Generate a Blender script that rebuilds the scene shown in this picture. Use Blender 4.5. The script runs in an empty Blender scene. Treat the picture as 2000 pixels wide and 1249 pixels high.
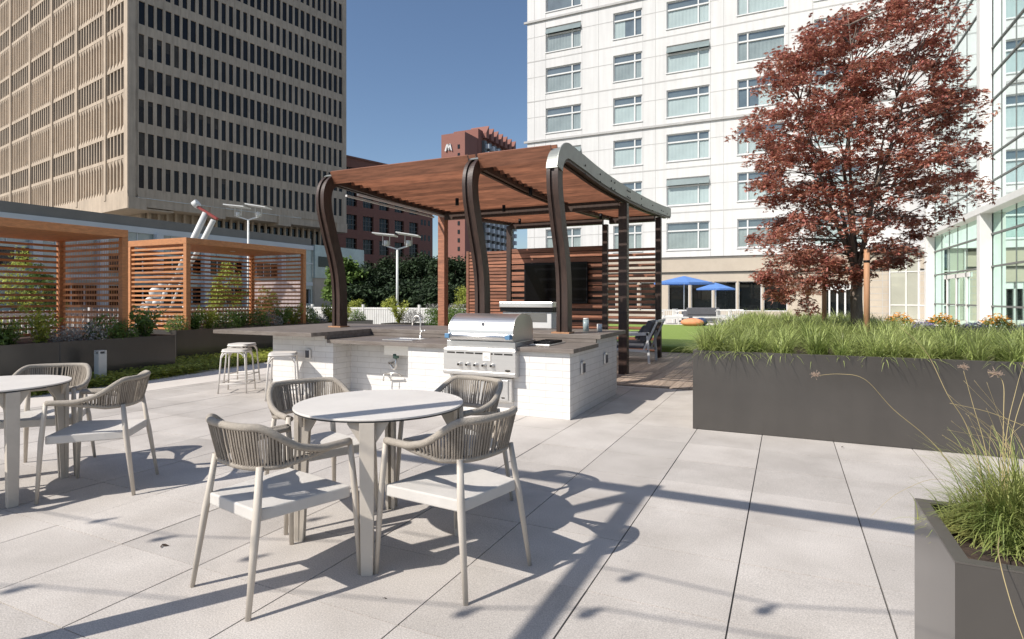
import bpy, bmesh, math, random
import numpy as np
from mathutils import Vector, Matrix
R = math.radians
rnd = random.Random(7)
SC = bpy.context.scene
COL = SC.collection

# ------------------------------------------------------------ camera
EYE = 1.34
TH = math.atan(537 / 1137)
cam_d = bpy.data.cameras.new("camera")
cam = bpy.data.objects.new("camera", cam_d)
COL.objects.link(cam)
cam.location = (0, 0, EYE)
cam.rotation_euler = (R(90), 0, TH)
cam_d.sensor_width = 36
cam_d.lens = 1137 / 2000 * 36
cam_d.shift_y = -(624.5 - 582) / 2000
cam_d.clip_start = 0.05
cam_d.clip_end = 3000
SC.camera = cam
# ------------------------------------------------------------ light
SUN_AZ, SUN_EL = 57.5, 43.5          # direction the light travels (from +X towards +Y) / elevation
w = bpy.data.worlds.new("World")
SC.world = w
w.use_nodes = True
nt = w.node_tree
bgn = nt.nodes["Background"]
sky = nt.nodes.new("ShaderNodeTexSky")
sky.sky_type = 'NISHITA'
sky.sun_disc = False
sky.sun_elevation = R(SUN_EL)
sunpos = math.atan2(-math.sin(R(SUN_AZ)), -math.cos(R(SUN_AZ)))
sky.sun_rotation = math.pi / 2 - sunpos
sky.air_density = 1.0
sky.dust_density = 1.0
sky.ozone_density = 3.0
nt.links.new(sky.outputs[0], bgn.inputs[0])
bgn.inputs[1].default_value = 0.10
sl = bpy.data.lights.new("sun", 'SUN')
so = bpy.data.objects.new("sun", sl)
COL.objects.link(so)
sl.energy = 4.4
sl.angle = R(0.5)
sl.color = (1.0, 0.95, 0.88)
dv = Vector((math.cos(R(SUN_AZ)) * math.cos(R(SUN_EL)), math.sin(R(SUN_AZ)) * math.cos(R(SUN_EL)), -math.sin(R(SUN_EL))))
so.rotation_euler = dv.to_track_quat('-Z', 'Y').to_euler()
so.location = (-20, -30, 40)
SC.view_settings.view_transform = 'Standard'
SC.view_settings.look = 'None'
SC.view_settings.exposure = 0.33
SC.view_settings.gamma = 1
SC.cycles.max_bounces = 6
SC.cycles.transparent_max_bounces = 8

# ------------------------------------------------------------ materials
def mat(name, col, rough=0.6, metal=0.0, var=0.12, scale=3.0, bump=0.0, bscale=40.0, stretch=None, spec=0.5, two=None, island=0.0, transl=0.0, hue=0.0, coat=0.0, streak=0.0):
    m = bpy.data.materials.new(name)
    m.use_nodes = True
    n = m.node_tree.nodes
    l = m.node_tree.links
    p = n["Principled BSDF"]
    p.inputs["Roughness"].default_value = rough
    p.inputs["Metallic"].default_value = metal
    p.inputs["Specular IOR Level"].default_value = spec
    tc = n.new("ShaderNodeTexCoord")
    mp = n.new("ShaderNodeMapping")
    if stretch:
        mp.inputs["Scale"].default_value = stretch
    l.new(tc.outputs["Object"], mp.inputs["Vector"])
    no = n.new("ShaderNodeTexNoise")
    no.inputs["Scale"].default_value = scale
    no.inputs["Detail"].default_value = 6
    no.inputs["Roughness"].default_value = 0.65
    l.new(mp.outputs[0], no.inputs["Vector"])
    cr = n.new("ShaderNodeValToRGB")
    cr.color_ramp.elements[0].position = 0.3
    cr.color_ramp.elements[1].position = 0.7
    a = [max(0, c * (1 - var)) for c in col]
    b = [min(1, c * (1 + var)) for c in col]
    if two:
        a = col
        b = two
    cr.color_ramp.elements[0].color = (*a, 1)
    cr.color_ramp.elements[1].color = (*b, 1)
    l.new(no.outputs["Fac"], cr.inputs[0])
    last = cr.outputs[0]
    if island > 0:
        ge = n.new("ShaderNodeNewGeometry")
        hs = n.new("ShaderNodeHueSaturation")
        mr = n.new("ShaderNodeMapRange")
        mr.inputs[3].default_value = 1 - island
        mr.inputs[4].default_value = 1 + island
        oi = n.new("ShaderNodeObjectInfo")
        fa = n.new("ShaderNodeMath"); fa.operation = 'ADD'
        l.new(ge.outputs["Random Per Island"], fa.inputs[0]); l.new(oi.outputs["Random"], fa.inputs[1])
        fr_ = n.new("ShaderNodeMath"); fr_.operation = 'FRACT'
        l.new(fa.outputs[0], fr_.inputs[0])
        l.new(fr_.outputs[0], mr.inputs[0])
        l.new(mr.outputs[0], hs.inputs["Value"])
        if hue:
            wn = n.new("ShaderNodeTexWhiteNoise"); wn.noise_dimensions = '1D'
            l.new(ge.outputs["Random Per Island"], wn.inputs["W"])
            mh = n.new("ShaderNodeMapRange"); mh.inputs[3].default_value = 0.5 - hue * 0.3; mh.inputs[4].default_value = 0.5 + hue
            l.new(wn.outputs["Value"], mh.inputs[0]); l.new(mh.outputs[0], hs.inputs["Hue"])
        l.new(last, hs.inputs["Color"])
        last = hs.outputs[0]
    if streak > 0:
        # rain streaks and dust: stretched vertical noise
        m3 = n.new("ShaderNodeMapping"); m3.inputs["Scale"].default_value = (2.2, 2.2, 0.12)
        l.new(tc.outputs["Object"], m3.inputs["Vector"])
        n3 = n.new("ShaderNodeTexNoise"); n3.inputs["Scale"].default_value = 1.6; n3.inputs["Detail"].default_value = 7
        l.new(m3.outputs[0], n3.inputs["Vector"])
        r3 = n.new("ShaderNodeMapRange"); r3.inputs[1].default_value = 0.35; r3.inputs[2].default_value = 0.75
        r3.inputs[3].default_value = 1.0 + streak * 0.4; r3.inputs[4].default_value = 1.0 - streak
        l.new(n3.outputs["Fac"], r3.inputs[0])
        v3 = n.new("ShaderNodeVectorMath"); v3.operation = 'SCALE'
        l.new(last, v3.inputs[0]); l.new(r3.outputs[0], v3.inputs["Scale"])
        last = v3.outputs[0]
    if coat > 0:
        p.inputs["Coat Weight"].default_value = coat
        p.inputs["Coat Roughness"].default_value = 0.12
    l.new(last, p.inputs["Base Color"])
    if bump > 0:
        nb = n.new("ShaderNodeTexNoise")
        nb.inputs["Scale"].default_value = bscale
        nb.inputs["Detail"].default_value = 4
        l.new(mp.outputs[0], nb.inputs["Vector"])
        bp = n.new("ShaderNodeBump")
        bp.inputs["Strength"].default_value = bump
        bp.inputs["Distance"].default_value = 0.01
        l.new(nb.outputs["Fac"], bp.inputs["Height"])
        l.new(bp.outputs[0], p.inputs["Normal"])
    if transl > 0:
        tr = n.new("ShaderNodeBsdfTranslucent")
        mx = n.new("ShaderNodeMixShader")
        mx.inputs[0].default_value = transl
        l.new(last, tr.inputs[0])
        l.new(p.outputs[0], mx.inputs[1])
        l.new(tr.outputs[0], mx.inputs[2])
        l.new(mx.outputs[0], n["Material Output"].inputs[0])
    return m

def brickmat(name, c1, c2, mortar, bw, rh, ms, rough=0.8, bump=0.4, offset=0.5, noise=0.1, axis='xy'):
    m = bpy.data.materials.new(name)
    m.use_nodes = True
    n = m.node_tree.nodes
    l = m.node_tree.links
    p = n["Principled BSDF"]
    p.inputs["Roughness"].default_value = rough
    tc = n.new("ShaderNodeTexCoord")
    sx = n.new("ShaderNodeSeparateXYZ")
    l.new(tc.outputs["Object"], sx.inputs[0])
    ad = n.new("ShaderNodeMath")
    ad.operation = 'ADD'
    l.new(sx.outputs[0], ad.inputs[0])
    cb = n.new("ShaderNodeCombineXYZ")
    if axis == 'xy':
        l.new(sx.outputs[1], ad.inputs[1])
        l.new(ad.outputs[0], cb.inputs[0])
        l.new(sx.outputs[2], cb.inputs[1])
    else:
        ad.inputs[1].default_value = 0
        l.new(ad.outputs[0], cb.inputs[0])
        l.new(sx.outputs[1], cb.inputs[1])
    br = n.new("ShaderNodeTexBrick")
    br.offset = offset
    br.inputs["Scale"].default_value = 1
    br.inputs["Brick Width"].default_value = bw
    br.inputs["Row Height"].default_value = rh
    br.inputs["Mortar Size"].default_value = ms
    br.inputs["Mortar Smooth"].default_value = 0.3
    br.inputs["Color1"].default_value = (*c1, 1)
    br.inputs["Color2"].default_value = (*c2, 1)
    br.inputs["Mortar"].default_value = (*mortar, 1)
    l.new(cb.outputs[0], br.inputs["Vector"])
    no = n.new("ShaderNodeTexNoise")
    no.inputs["Scale"].default_value = 9
    no.inputs["Detail"].default_value = 8
    l.new(tc.outputs["Object"], no.inputs["Vector"])
    mr = n.new("ShaderNodeMapRange")
    mr.inputs[1].default_value = 0.3
    mr.inputs[2].default_value = 0.7
    mr.inputs[3].default_value = 1 - noise
    mr.inputs[4].default_value = 1 + noise
    l.new(no.outputs["Fac"], mr.inputs[0])
    mu = n.new("ShaderNodeVectorMath")
    mu.operation = 'SCALE'
    l.new(br.outputs["Color"], mu.inputs[0])
    l.new(mr.outputs[0], mu.inputs["Scale"])
    l.new(mu.outputs[0], p.inputs["Base Color"])
    bp = n.new("ShaderNodeBump")
    bp.inputs["Strength"].default_value = bump
    bp.inputs["Distance"].default_value = 0.01
    inv = n.new("ShaderNodeMath")
    inv.operation = 'SUBTRACT'
    inv.inputs[0].default_value = 1
    l.new(br.outputs["Fac"], inv.inputs[1])
    l.new(inv.outputs[0], bp.inputs["Height"])
    l.new(bp.outputs[0], p.inputs["Normal"])
    return m

def glassmat(name, col, rough=0.04, gloss=0.5, var=0.2, tint=(1, 1, 1)):
    """window glass seen from outside: dark room behind, mirror reflection in front"""
    m = mat(name, col, 0.5, 0, var, 0.6, spec=0.0)
    n = m.node_tree.nodes
    l = m.node_tree.links
    g = n.new("ShaderNodeBsdfGlossy")
    g.inputs["Roughness"].default_value = rough
    g.inputs["Color"].default_value = (*tint, 1)
    fr = n.new("ShaderNodeFresnel")
    fr.inputs[0].default_value = 1.42
    ad = n.new("ShaderNodeMath")
    ad.operation = 'ADD'
    ad.use_clamp = True
    ad.inputs[1].default_value = gloss
    l.new(fr.outputs[0], ad.inputs[0])
    mx = n.new("ShaderNodeMixShader")
    l.new(ad.outputs[0], mx.inputs[0])
    l.new(n["Principled BSDF"].outputs[0], mx.inputs[1])
    l.new(g.outputs[0], mx.inputs[2])
    l.new(mx.outputs[0], n["Material Output"].inputs[0])
    return m

M = {}
def paver_mat():
    m = bpy.data.materials.new("paver")
    m.use_nodes = True
    n = m.node_tree.nodes
    l = m.node_tree.links
    p = n["Principled BSDF"]
    p.inputs["Roughness"].default_value = 0.75
    tc = n.new("ShaderNodeTexCoord")
    ge = n.new("ShaderNodeNewGeometry")
    big = n.new("ShaderNodeTexNoise"); big.inputs["Scale"].default_value = 2.2; big.inputs["Detail"].default_value = 8
    fine = n.new("ShaderNodeTexNoise"); fine.inputs["Scale"].default_value = 160; fine.inputs["Detail"].default_value = 3
    vo = n.new("ShaderNodeTexVoronoi"); vo.inputs["Scale"].default_value = 120
    for x in (big, fine, vo):
        l.new(tc.outputs["Object"], x.inputs["Vector"])
    r1 = n.new("ShaderNodeValToRGB")
    r1.color_ramp.elements[0].position = 0.28; r1.color_ramp.elements[0].color = (0.432, 0.393, 0.354, 1)
    r1.color_ramp.elements[1].position = 0.7; r1.color_ramp.elements[1].color = (0.55, 0.507, 0.463, 1)
    l.new(big.outputs["Fac"], r1.inputs[0])
    mr = n.new("ShaderNodeMapRange"); mr.inputs[1].default_value = 0.25; mr.inputs[2].default_value = 0.75
    mr.inputs[3].default_value = 0.66; mr.inputs[4].default_value = 1.28
    l.new(fine.outputs["Fac"], mr.inputs[0])
    mi = n.new("ShaderNodeMapRange"); mi.inputs[3].default_value = 0.90; mi.inputs[4].default_value = 1.07
    l.new(ge.outputs["Random Per Island"], mi.inputs[0])
    mm = n.new("ShaderNodeMath"); mm.operation = 'MULTIPLY'
    l.new(mr.outputs[0], mm.inputs[0]); l.new(mi.outputs[0], mm.inputs[1])
    sp = n.new("ShaderNodeMapRange"); sp.inputs[1].default_value = 0.0; sp.inputs[2].default_value = 0.16
    sp.inputs[3].default_value = 1.25; sp.inputs[4].default_value = 1.0
    l.new(vo.outputs["Distance"], sp.inputs[0])
    m2 = n.new("ShaderNodeMath"); m2.operation = 'MULTIPLY'
    l.new(mm.outputs[0], m2.inputs[0]); l.new(sp.outputs[0], m2.inputs[1])
    st = n.new("ShaderNodeTexNoise"); st.inputs["Scale"].default_value = 0.9; st.inputs["Detail"].default_value = 9; st.inputs["Roughness"].default_value = 0.7; st.inputs["Distortion"].default_value = 0.6
    l.new(tc.outputs["Object"], st.inputs["Vector"])
    s2 = n.new("ShaderNodeMapRange"); s2.inputs[1].default_value = 0.52; s2.inputs[2].default_value = 0.72; s2.inputs[3].default_value = 1.0; s2.inputs[4].default_value = 0.84
    l.new(st.outputs["Fac"], s2.inputs[0])
    sp2 = n.new("ShaderNodeTexVoronoi"); sp2.inputs["Scale"].default_value = 7.0; sp2.inputs["Randomness"].default_value = 1.0
    l.new(tc.outputs["Object"], sp2.inputs["Vector"])
    s3 = n.new("ShaderNodeMapRange"); s3.inputs[1].default_value = 0.02; s3.inputs[2].default_value = 0.07; s3.inputs[3].default_value = 0.80; s3.inputs[4].default_value = 1.0
    l.new(sp2.outputs["Distance"], s3.inputs[0])
    m3 = n.new("ShaderNodeMath"); m3.operation = 'MULTIPLY'; l.new(m2.outputs[0], m3.inputs[0]); l.new(s2.outputs[0], m3.inputs[1])
    m4 = n.new("ShaderNodeMath"); m4.operation = 'MULTIPLY'; l.new(m3.outputs[0], m4.inputs[0]); l.new(s3.outputs[0], m4.inputs[1])
    sc = n.new("ShaderNodeVectorMath"); sc.operation = 'SCALE'
    l.new(r1.outputs[0], sc.inputs[0]); l.new(m4.outputs[0], sc.inputs["Scale"])
    l.new(sc.outputs[0], p.inputs["Base Color"])
    bp = n.new("ShaderNodeBump"); bp.inputs["Strength"].default_value = 0.25; bp.inputs["Distance"].default_value = 0.004
    l.new(fine.outputs["Fac"], bp.inputs["Height"]); l.new(bp.outputs[0], p.inputs["Normal"])
    return m
M['paver'] = paver_mat()
M['joint'] = mat("joint_sand", (0.10, 0.095, 0.09), 0.95)
M['path'] = mat("path_concrete", (0.60, 0.55, 0.50), 0.85, 0, 0.07, 2.0, 0.2, 90)
M['ground'] = mat("far_ground", (0.22, 0.21, 0.19), 0.9, 0, 0.2, 0.3)
M['deckwood'] = mat("deck_wood", (0.34, 0.26, 0.20), 0.7, 0, 0.3, 6, 0.3, 60, stretch=(8, 0.5, 8), island=0.15)
M['turf'] = mat("turf", (0.20, 0.28, 0.05), 0.9, 0, 0.2, 30, 0.8, 300)
M['brickw'] = brickmat("painted_brick", (0.70, 0.68, 0.65), (0.665, 0.645, 0.615), (0.55, 0.525, 0.49), 0.40, 0.076, 0.0045, 0.75, 0.35, noise=0.05)
M['counter'] = mat("counter_stone", (0.13, 0.105, 0.088), 0.48, 0, 0.35, 5, 0.1, 30, stretch=(0.6, 3, 3), spec=0.35, two=(0.235, 0.205, 0.18))
M['steel'] = mat("stainless", (0.74, 0.735, 0.72), 0.33, 0.95, 0.05, 3, 0.02, 60, stretch=(0.5, 20, 20))
M['steeldull'] = mat("stainless_satin", (0.70, 0.68, 0.65), 0.38, 0.85, 0.04, 3, 0.02, 60, stretch=(0.5, 20, 20))
M['knob'] = mat("knob_dark", (0.05, 0.045, 0.04), 0.3, 0.7)
M['black'] = mat("black_plastic", (0.008, 0.008, 0.009), 0.45, spec=0.2)
M['bluetape'] = mat("blue_film", (0.10, 0.22, 0.36), 0.4)
M['whitepaper'] = mat("paper", (0.78, 0.74, 0.68), 0.7)
M['frame'] = mat("furniture_frame", (0.53, 0.475, 0.405), 0.55, 0, 0.08, 5, 0.15, 260)
M['seat'] = mat("seat_sling", (0.62, 0.585, 0.54), 0.8, 0, 0.07, 8, 0.5, 420)
M['tabletop'] = mat("tabletop", (0.68, 0.64, 0.59), 0.45, 0, 0.06, 3, 0.1, 180, streak=0.05)
M['topcore'] = mat("top_core", (0.03, 0.03, 0.03), 0.5)
M['cord'] = mat("woven_cord", (0.31, 0.265, 0.215), 0.85, 0, 0.12, 30, 0.4, 300, island=0.14)
M['rimcord'] = mat("rim_cord", (0.37, 0.325, 0.27), 0.85, 0, 0.12, 60, 0.7, 220)
M['stool'] = mat("stool_frame", (0.66, 0.62, 0.57), 0.45, 0, 0.05, 4)
M['planter'] = mat("planter_metal", (0.054, 0.048, 0.042), 0.34, 0.0, 0.14, 1.4, 0.03, 10, spec=0.6, coat=0.55, streak=0.14)
M['planterlip'] = mat("planter_lip", (0.10, 0.09, 0.08), 0.35, 0.2, 0.06)
M['soil'] = mat("mulch", (0.05, 0.032, 0.022), 0.95, 0, 0.5, 25, 1.0, 60)
M['wood'] = mat("stained_timber", (0.27, 0.112, 0.063), 0.5, 0, 0.45, 4, 0.2, 40, stretch=(0.7, 6, 9), island=0.3)
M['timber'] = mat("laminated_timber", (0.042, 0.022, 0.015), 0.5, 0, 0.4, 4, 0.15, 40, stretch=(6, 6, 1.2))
M['cedar'] = mat("cedar_slats", (0.50, 0.215, 0.085), 0.55, 0, 0.25, 4, 0.15, 40, stretch=(2, 2, 9), island=0.12)
M['galv'] = mat("galvanised", (0.30, 0.31, 0.285), 0.45, 0.35, 0.12, 6)
M['white'] = mat("white_metal", (0.64, 0.63, 0.61), 0.45, 0, 0.04)
M['offwhite'] = mat("offwhite_metal", (0.66, 0.66, 0.64), 0.5, 0, 0.06)
M['facade'] = mat("white_facade", (0.60, 0.59, 0.575), 0.7, 0, 0.04, 0.35, 0.03, 3, streak=0.09)
M['facadejoint'] = mat("facade_joint", (0.42, 0.41, 0.395), 0.8)
M['beige'] = mat("beige_stone", (0.42, 0.36, 0.29), 0.8, 0, 0.08, 0.8)
M['beigedark'] = mat("dark_reveal", (0.16, 0.145, 0.125), 0.8)
M['wframe'] = mat("window_frame", (0.62, 0.62, 0.61), 0.5, 0, 0.03)
M['glass'] = glassmat("hotel_glass", (0.09, 0.12, 0.13), 0.03, 0.10, 0.3)
M['curtain'] = glassmat("sheer_curtain", (0.36, 0.43, 0.42), 0.05, 0.04, 0.1)
M['curtaindark'] = glassmat("drape", (0.22, 0.26, 0.25), 0.05, 0.08, 0.2)
M['darkglass'] = glassmat("dark_glass", (0.008, 0.010, 0.011), 0.02, 0.0, 0.3)
M['towerglass'] = mat("tower_glass", (0.010, 0.010, 0.012), 0.25, 0, 0.9, 0.35, spec=0.25, two=(0.020, 0.020, 0.022))
M['blind'] = mat("window_blind", (0.060, 0.052, 0.045), 0.5, 0, 0.4, 0.7, spec=0.2)
M['atrium'] = glassmat("atrium_glass", (0.29, 0.35, 0.355), 0.03, 0.16, 0.15, (0.84, 0.93, 0.93))
M['atriumlow'] = glassmat("reflected_green_glass", (0.20, 0.30, 0.24), 0.03, 0.02, 0.2, (0.7, 0.9, 0.82))  # green of the reflected facade put into the base colour
M['mullion'] = mat("dark_mullion", (0.13, 0.135, 0.13), 0.5)
M['towerwall'] = mat("tower_concrete", (0.455, 0.368, 0.278), 0.85, 0, 0.12, 0.5, 0.15, 4, streak=0.16)
M['brick'] = brickmat("red_brick", (0.27, 0.112, 0.080), (0.23, 0.095, 0.068), (0.22, 0.125, 0.10), 0.6, 0.2, 0.02, 0.9, 0.1)
M['hotelbrick'] = mat("hotel_brick", (0.25, 0.112, 0.088), 0.9, 0, 0.08, 0.05)
M['annexgrey'] = mat("annex_grey", (0.20, 0.19, 0.17), 0.8, 0, 0.12, 0.4)
M['annexwhite'] = mat("annex_white", (0.55, 0.58, 0.60), 0.6, 0, 0.06, 0.4)
M['annexpanel'] = glassmat("annex_panel", (0.30, 0.36, 0.36), 0.1, 0.05, 0.2)
M['tvscreen'] = glassmat("screen", (0.004, 0.004, 0.005), 0.12, 0.0, 0.1, (0.25, 0.25, 0.25))
M['fencew'] = mat("fence_white", (0.70, 0.69, 0.66), 0.6)
M['blue'] = mat("blue_canvas", (0.12, 0.26, 0.62), 0.8, 0, 0.06, transl=0.3)
M['cushion'] = mat("grey_cushion", (0.10, 0.10, 0.11), 0.9, 0, 0.15, 20)
M['orange'] = mat("orange_cloth", (0.70, 0.28, 0.14), 0.9)
M['navy'] = mat("navy_cloth", (0.03, 0.05, 0.12), 0.9)
M['redpaint'] = mat("red_paint", (0.30, 0.05, 0.04), 0.5)
M['pink'] = mat("pale_pink_render", (0.62, 0.50, 0.47), 0.8)
M['stake'] = mat("stake_wood", (0.42, 0.22, 0.115), 0.7, 0, 0.2, 6, 0.2, 40, stretch=(8, 8, 1))
M['bark'] = mat("bark", (0.15, 0.118, 0.095), 0.9, 0, 0.4, 14, 0.9, 40, stretch=(2, 2, 0.5))
M['barkpale'] = mat("bark_pale", (0.30, 0.26, 0.22), 0.9, 0, 0.35, 14, 0.8, 40, stretch=(2, 2, 0.5))
M['maple'] = mat("maple_leaf", (0.31, 0.085, 0.068), 0.38, 0, 0.3, 0.9, two=(0.56, 0.245, 0.195), island=0.5, transl=0.38, hue=0.03)
M['leafdark'] = mat("dark_leaf", (0.012, 0.028, 0.010), 0.8, 0, 0.3, 0.5, two=(0.040, 0.068, 0.022), island=0.4, transl=0.15)
M['leafmid'] = mat("mid_leaf", (0.10, 0.18, 0.04), 0.6, 0, 0.3, 2, two=(0.22, 0.31, 0.08), island=0.35, transl=0.4)
M['leaflime'] = mat("lime_leaf", (0.28, 0.33, 0.05), 0.6, 0, 0.3, 2, two=(0.46, 0.48, 0.11), island=0.3, transl=0.4)
M['leafgrey'] = mat("grey_leaf", (0.34, 0.33, 0.31), 0.8, 0, 0.15, 3, island=0.25, transl=0.1)
M['blade'] = mat("grass_blade", (0.22, 0.29, 0.07), 0.45, 0, 0.3, 1.3, two=(0.52, 0.57, 0.22), island=0.5, transl=0.45)
M['bladedry'] = mat("dry_blade", (0.15, 0.24, 0.05), 0.6, 0, 0.3, 6, two=(0.44, 0.42, 0.15), island=0.3, transl=0.3)
M['stalk'] = mat("dry_stalk", (0.42, 0.33, 0.16), 0.6, 0, 0.2, 6)
M['seed'] = mat("seed_head", (0.34, 0.25, 0.19), 0.9, 0, 0.2, 6)
M['petal'] = mat("orange_petal", (0.75, 0.33, 0.03), 0.7, island=0.3, transl=0.2)
M['purple'] = mat("purple_petal", (0.25, 0.20, 0.50), 0.7, island=0.3, transl=0.2)
M['bulb'] = mat("bulb_glass", (0.5, 0.48, 0.42), 0.15)
M['bollard'] = mat("bollard_grey", (0.58, 0.59, 0.59), 0.5, 0.1, 0.05)

# ------------------------------------------------------------ mesh helpers
class MB:
    def __init__(s):
        s.v = []; s.f = []; s.mi = []; s.sm = []; s.cur = 0
    def add(s, vs, fs, smooth=False):
        o = len(s.v)
        s.v += [tuple(v) for v in vs]
        for f in fs:
            s.f.append(tuple(i + o for i in f)); s.mi.append(s.cur); s.sm.append(smooth)
        return s
    def box(s, x0, x1, y0, y1, z0, z1, mtx=None):
        vs = [(x, y, z) for z in (z0, z1) for y in (y0, y1) for x in (x0, x1)]
        if mtx: vs = [mtx @ Vector(v) for v in vs]
        return s.add(vs, [(0, 2, 3, 1), (4, 5, 7, 6), (0, 1, 5, 4), (2, 6, 7, 3), (0, 4, 6, 2), (1, 3, 7, 5)])
    def bar(s, a, b, wd, ht, up=(0, 0, 1), w2=None, h2=None):
        a = Vector(a); b = Vector(b); d = (b - a).normalized(); up = Vector(up)
        r = d.cross(up)
        if r.length < 1e-4: r = d.cross(Vector((0, 1, 0)))
        r.normalize(); u = r.cross(d)
        w2 = w2 or wd; h2 = h2 or ht
        vs = []
        for p, ww, hh in ((a, wd, ht), (b, w2, h2)):
            for sx, sy in ((-1, -1), (1, -1), (1, 1), (-1, 1)):
                vs.append(p + r * sx * ww / 2 + u * sy * hh / 2)
        return s.add(vs, [(3, 2, 1, 0), (4, 5, 6, 7), (0, 1, 5, 4), (1, 2, 6, 5), (2, 3, 7, 6), (3, 0, 4, 7)])
    def tube(s, pts, rad, n=8, smooth=True, closed=False, flat=1.0, upv=(0, 0, 1)):
        pts = [Vector(p) for p in pts]
        m = len(pts)
        rads = rad if isinstance(rad, (list, tuple)) else [rad] * m
        vs = []
        prev = None
        for i, p in enumerate(pts):
            if closed: t = pts[(i + 1) % m] - pts[i - 1]
            else: t = pts[min(i + 1, m - 1)] - pts[max(i - 1, 0)]
            t.normalize()
            if prev is None:
                r = t.cross(Vector(upv))
                if r.length < 1e-3: r = t.cross(Vector((0, 1, 0)))
            else:
                r = prev - t * prev.dot(t)
            r.normalize(); prev = r
            u = r.cross(t)
            for k in range(n):
                a = 2 * math.pi * k / n
                vs.append(p + (r * math.cos(a) + u * math.sin(a) * flat) * rads[i])
        fs = []
        for i in range(m if closed else m - 1):
            for k in range(n):
                j = (i + 1) % m
                fs.append((i * n + k, i * n + (k + 1) % n, j * n + (k + 1) % n, j * n + k))
        s.add(vs, fs, smooth)
        if not closed:
            o = len(s.v) - len(vs)
            s.f.append(tuple(o + k for k in reversed(range(n)))); s.mi.append(s.cur); s.sm.append(False)
            s.f.append(tuple(o + (m - 1) * n + k for k in range(n))); s.mi.append(s.cur); s.sm.append(False)
        return s
    def cyl(s, c, r, h, n=24, r2=None, smooth=True):
        c = Vector(c)
        return s.tube([c, c + Vector((0, 0, h))], [r, r if r2 is None else r2], n, smooth)
    def prism(s, poly, y0, y1, axis='y', smooth=False):
        """poly of 2D points extruded along axis; poly in (x,z) for y, (y,z) for x, (x,y) for z"""
        n = len(poly)
        def P(a, b, t):
            return (a, t, b) if axis == 'y' else ((t, a, b) if axis == 'x' else (a, b, t))
        vs = [P(a, b, y0) for a, b in poly] + [P(a, b, y1) for a, b in poly]
        fs = [tuple(range(n)), tuple(reversed(range(n, 2 * n)))]
        s.add(vs, fs)
        o = len(s.v) - 2 * n
        for i in range(n):
            j = (i + 1) % n
            s.f.append((o + i, o + n + i, o + n + j, o + j)); s.mi.append(s.cur); s.sm.append(smooth)
        return s
    def sphere(s, c, r, n=12, sc=(1, 1, 1)):
        vs = []; fs = []
        m = n // 2
        for i in range(m + 1):
            th = math.pi * i / m
            for k in range(n):
                a = 2 * math.pi * k / n
                vs.append((c[0] + r * sc[0] * math.sin(th) * math.cos(a), c[1] + r * sc[1] * math.sin(th) * math.sin(a), c[2] + r * sc[2] * math.cos(th)))
        for i in range(m):
            for k in range(n):
                fs.append((i * n + k, (i + 1) * n + k, (i + 1) * n + (k + 1) % n, i * n + (k + 1) % n))
        return s.add(vs, fs, True)
    def build(s, name, m, parent=None, loc=None, rot=None, bevel=0, fixn=True):
        me = bpy.data.meshes.new(name)
        me.from_pydata(s.v, [], s.f)
        mats = m if isinstance(m, (list, tuple)) else [m]
        for x in mats: me.materials.append(x)
        me.polygons.foreach_set("material_index", s.mi)
        me.polygons.foreach_set("use_smooth", s.sm)
        me.update()
        if fixn:
            b = bmesh.new(); b.from_mesh(me)
            bmesh.ops.recalc_face_normals(b, faces=b.faces)
            b.to_mesh(me); b.free()
        o = bpy.data.objects.new(name, me)
        COL.objects.link(o)
        if parent: o.parent = parent
        if loc is not None: o.location = loc
        if rot is not None: o.rotation_euler = rot
        if bevel > 0:
            bv = o.modifiers.new("bevel", 'BEVEL')
            bv.width = bevel; bv.segments = 2; bv.limit_method = 'ANGLE'
        return o

def tag(o, label, cat, group=None, kind=None):
    if label: o["label"] = label
    if cat: o["category"] = cat
    if group: o["group"] = group
    if kind: o["kind"] = kind
    return o
def thing(name, loc, label, cat, group=None, rz=0):
    o = bpy.data.objects.new(name, None)
    COL.objects.link(o)
    o.location = loc; o.rotation_euler = (0, 0, rz)
    o.empty_display_size = 0.2
    return tag(o, label, cat, group)
def struct(o):
    o["kind"] = 'structure'
    return o
def dup(root, loc, rz, label, group=None, scale=None):
    r = root.copy(); COL.objects.link(r)
    r.location = loc; r.rotation_euler = (0, 0, rz)
    if scale: r.scale = scale if isinstance(scale, tuple) else (scale,) * 3
    r["label"] = label
    if group: r["group"] = group
    def rec(src, dst):
        for ch in list(src.children):
            c = ch.copy(); COL.objects.link(c); c.parent = dst
            rec(ch, c)
    rec(root, r)
    return r

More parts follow.
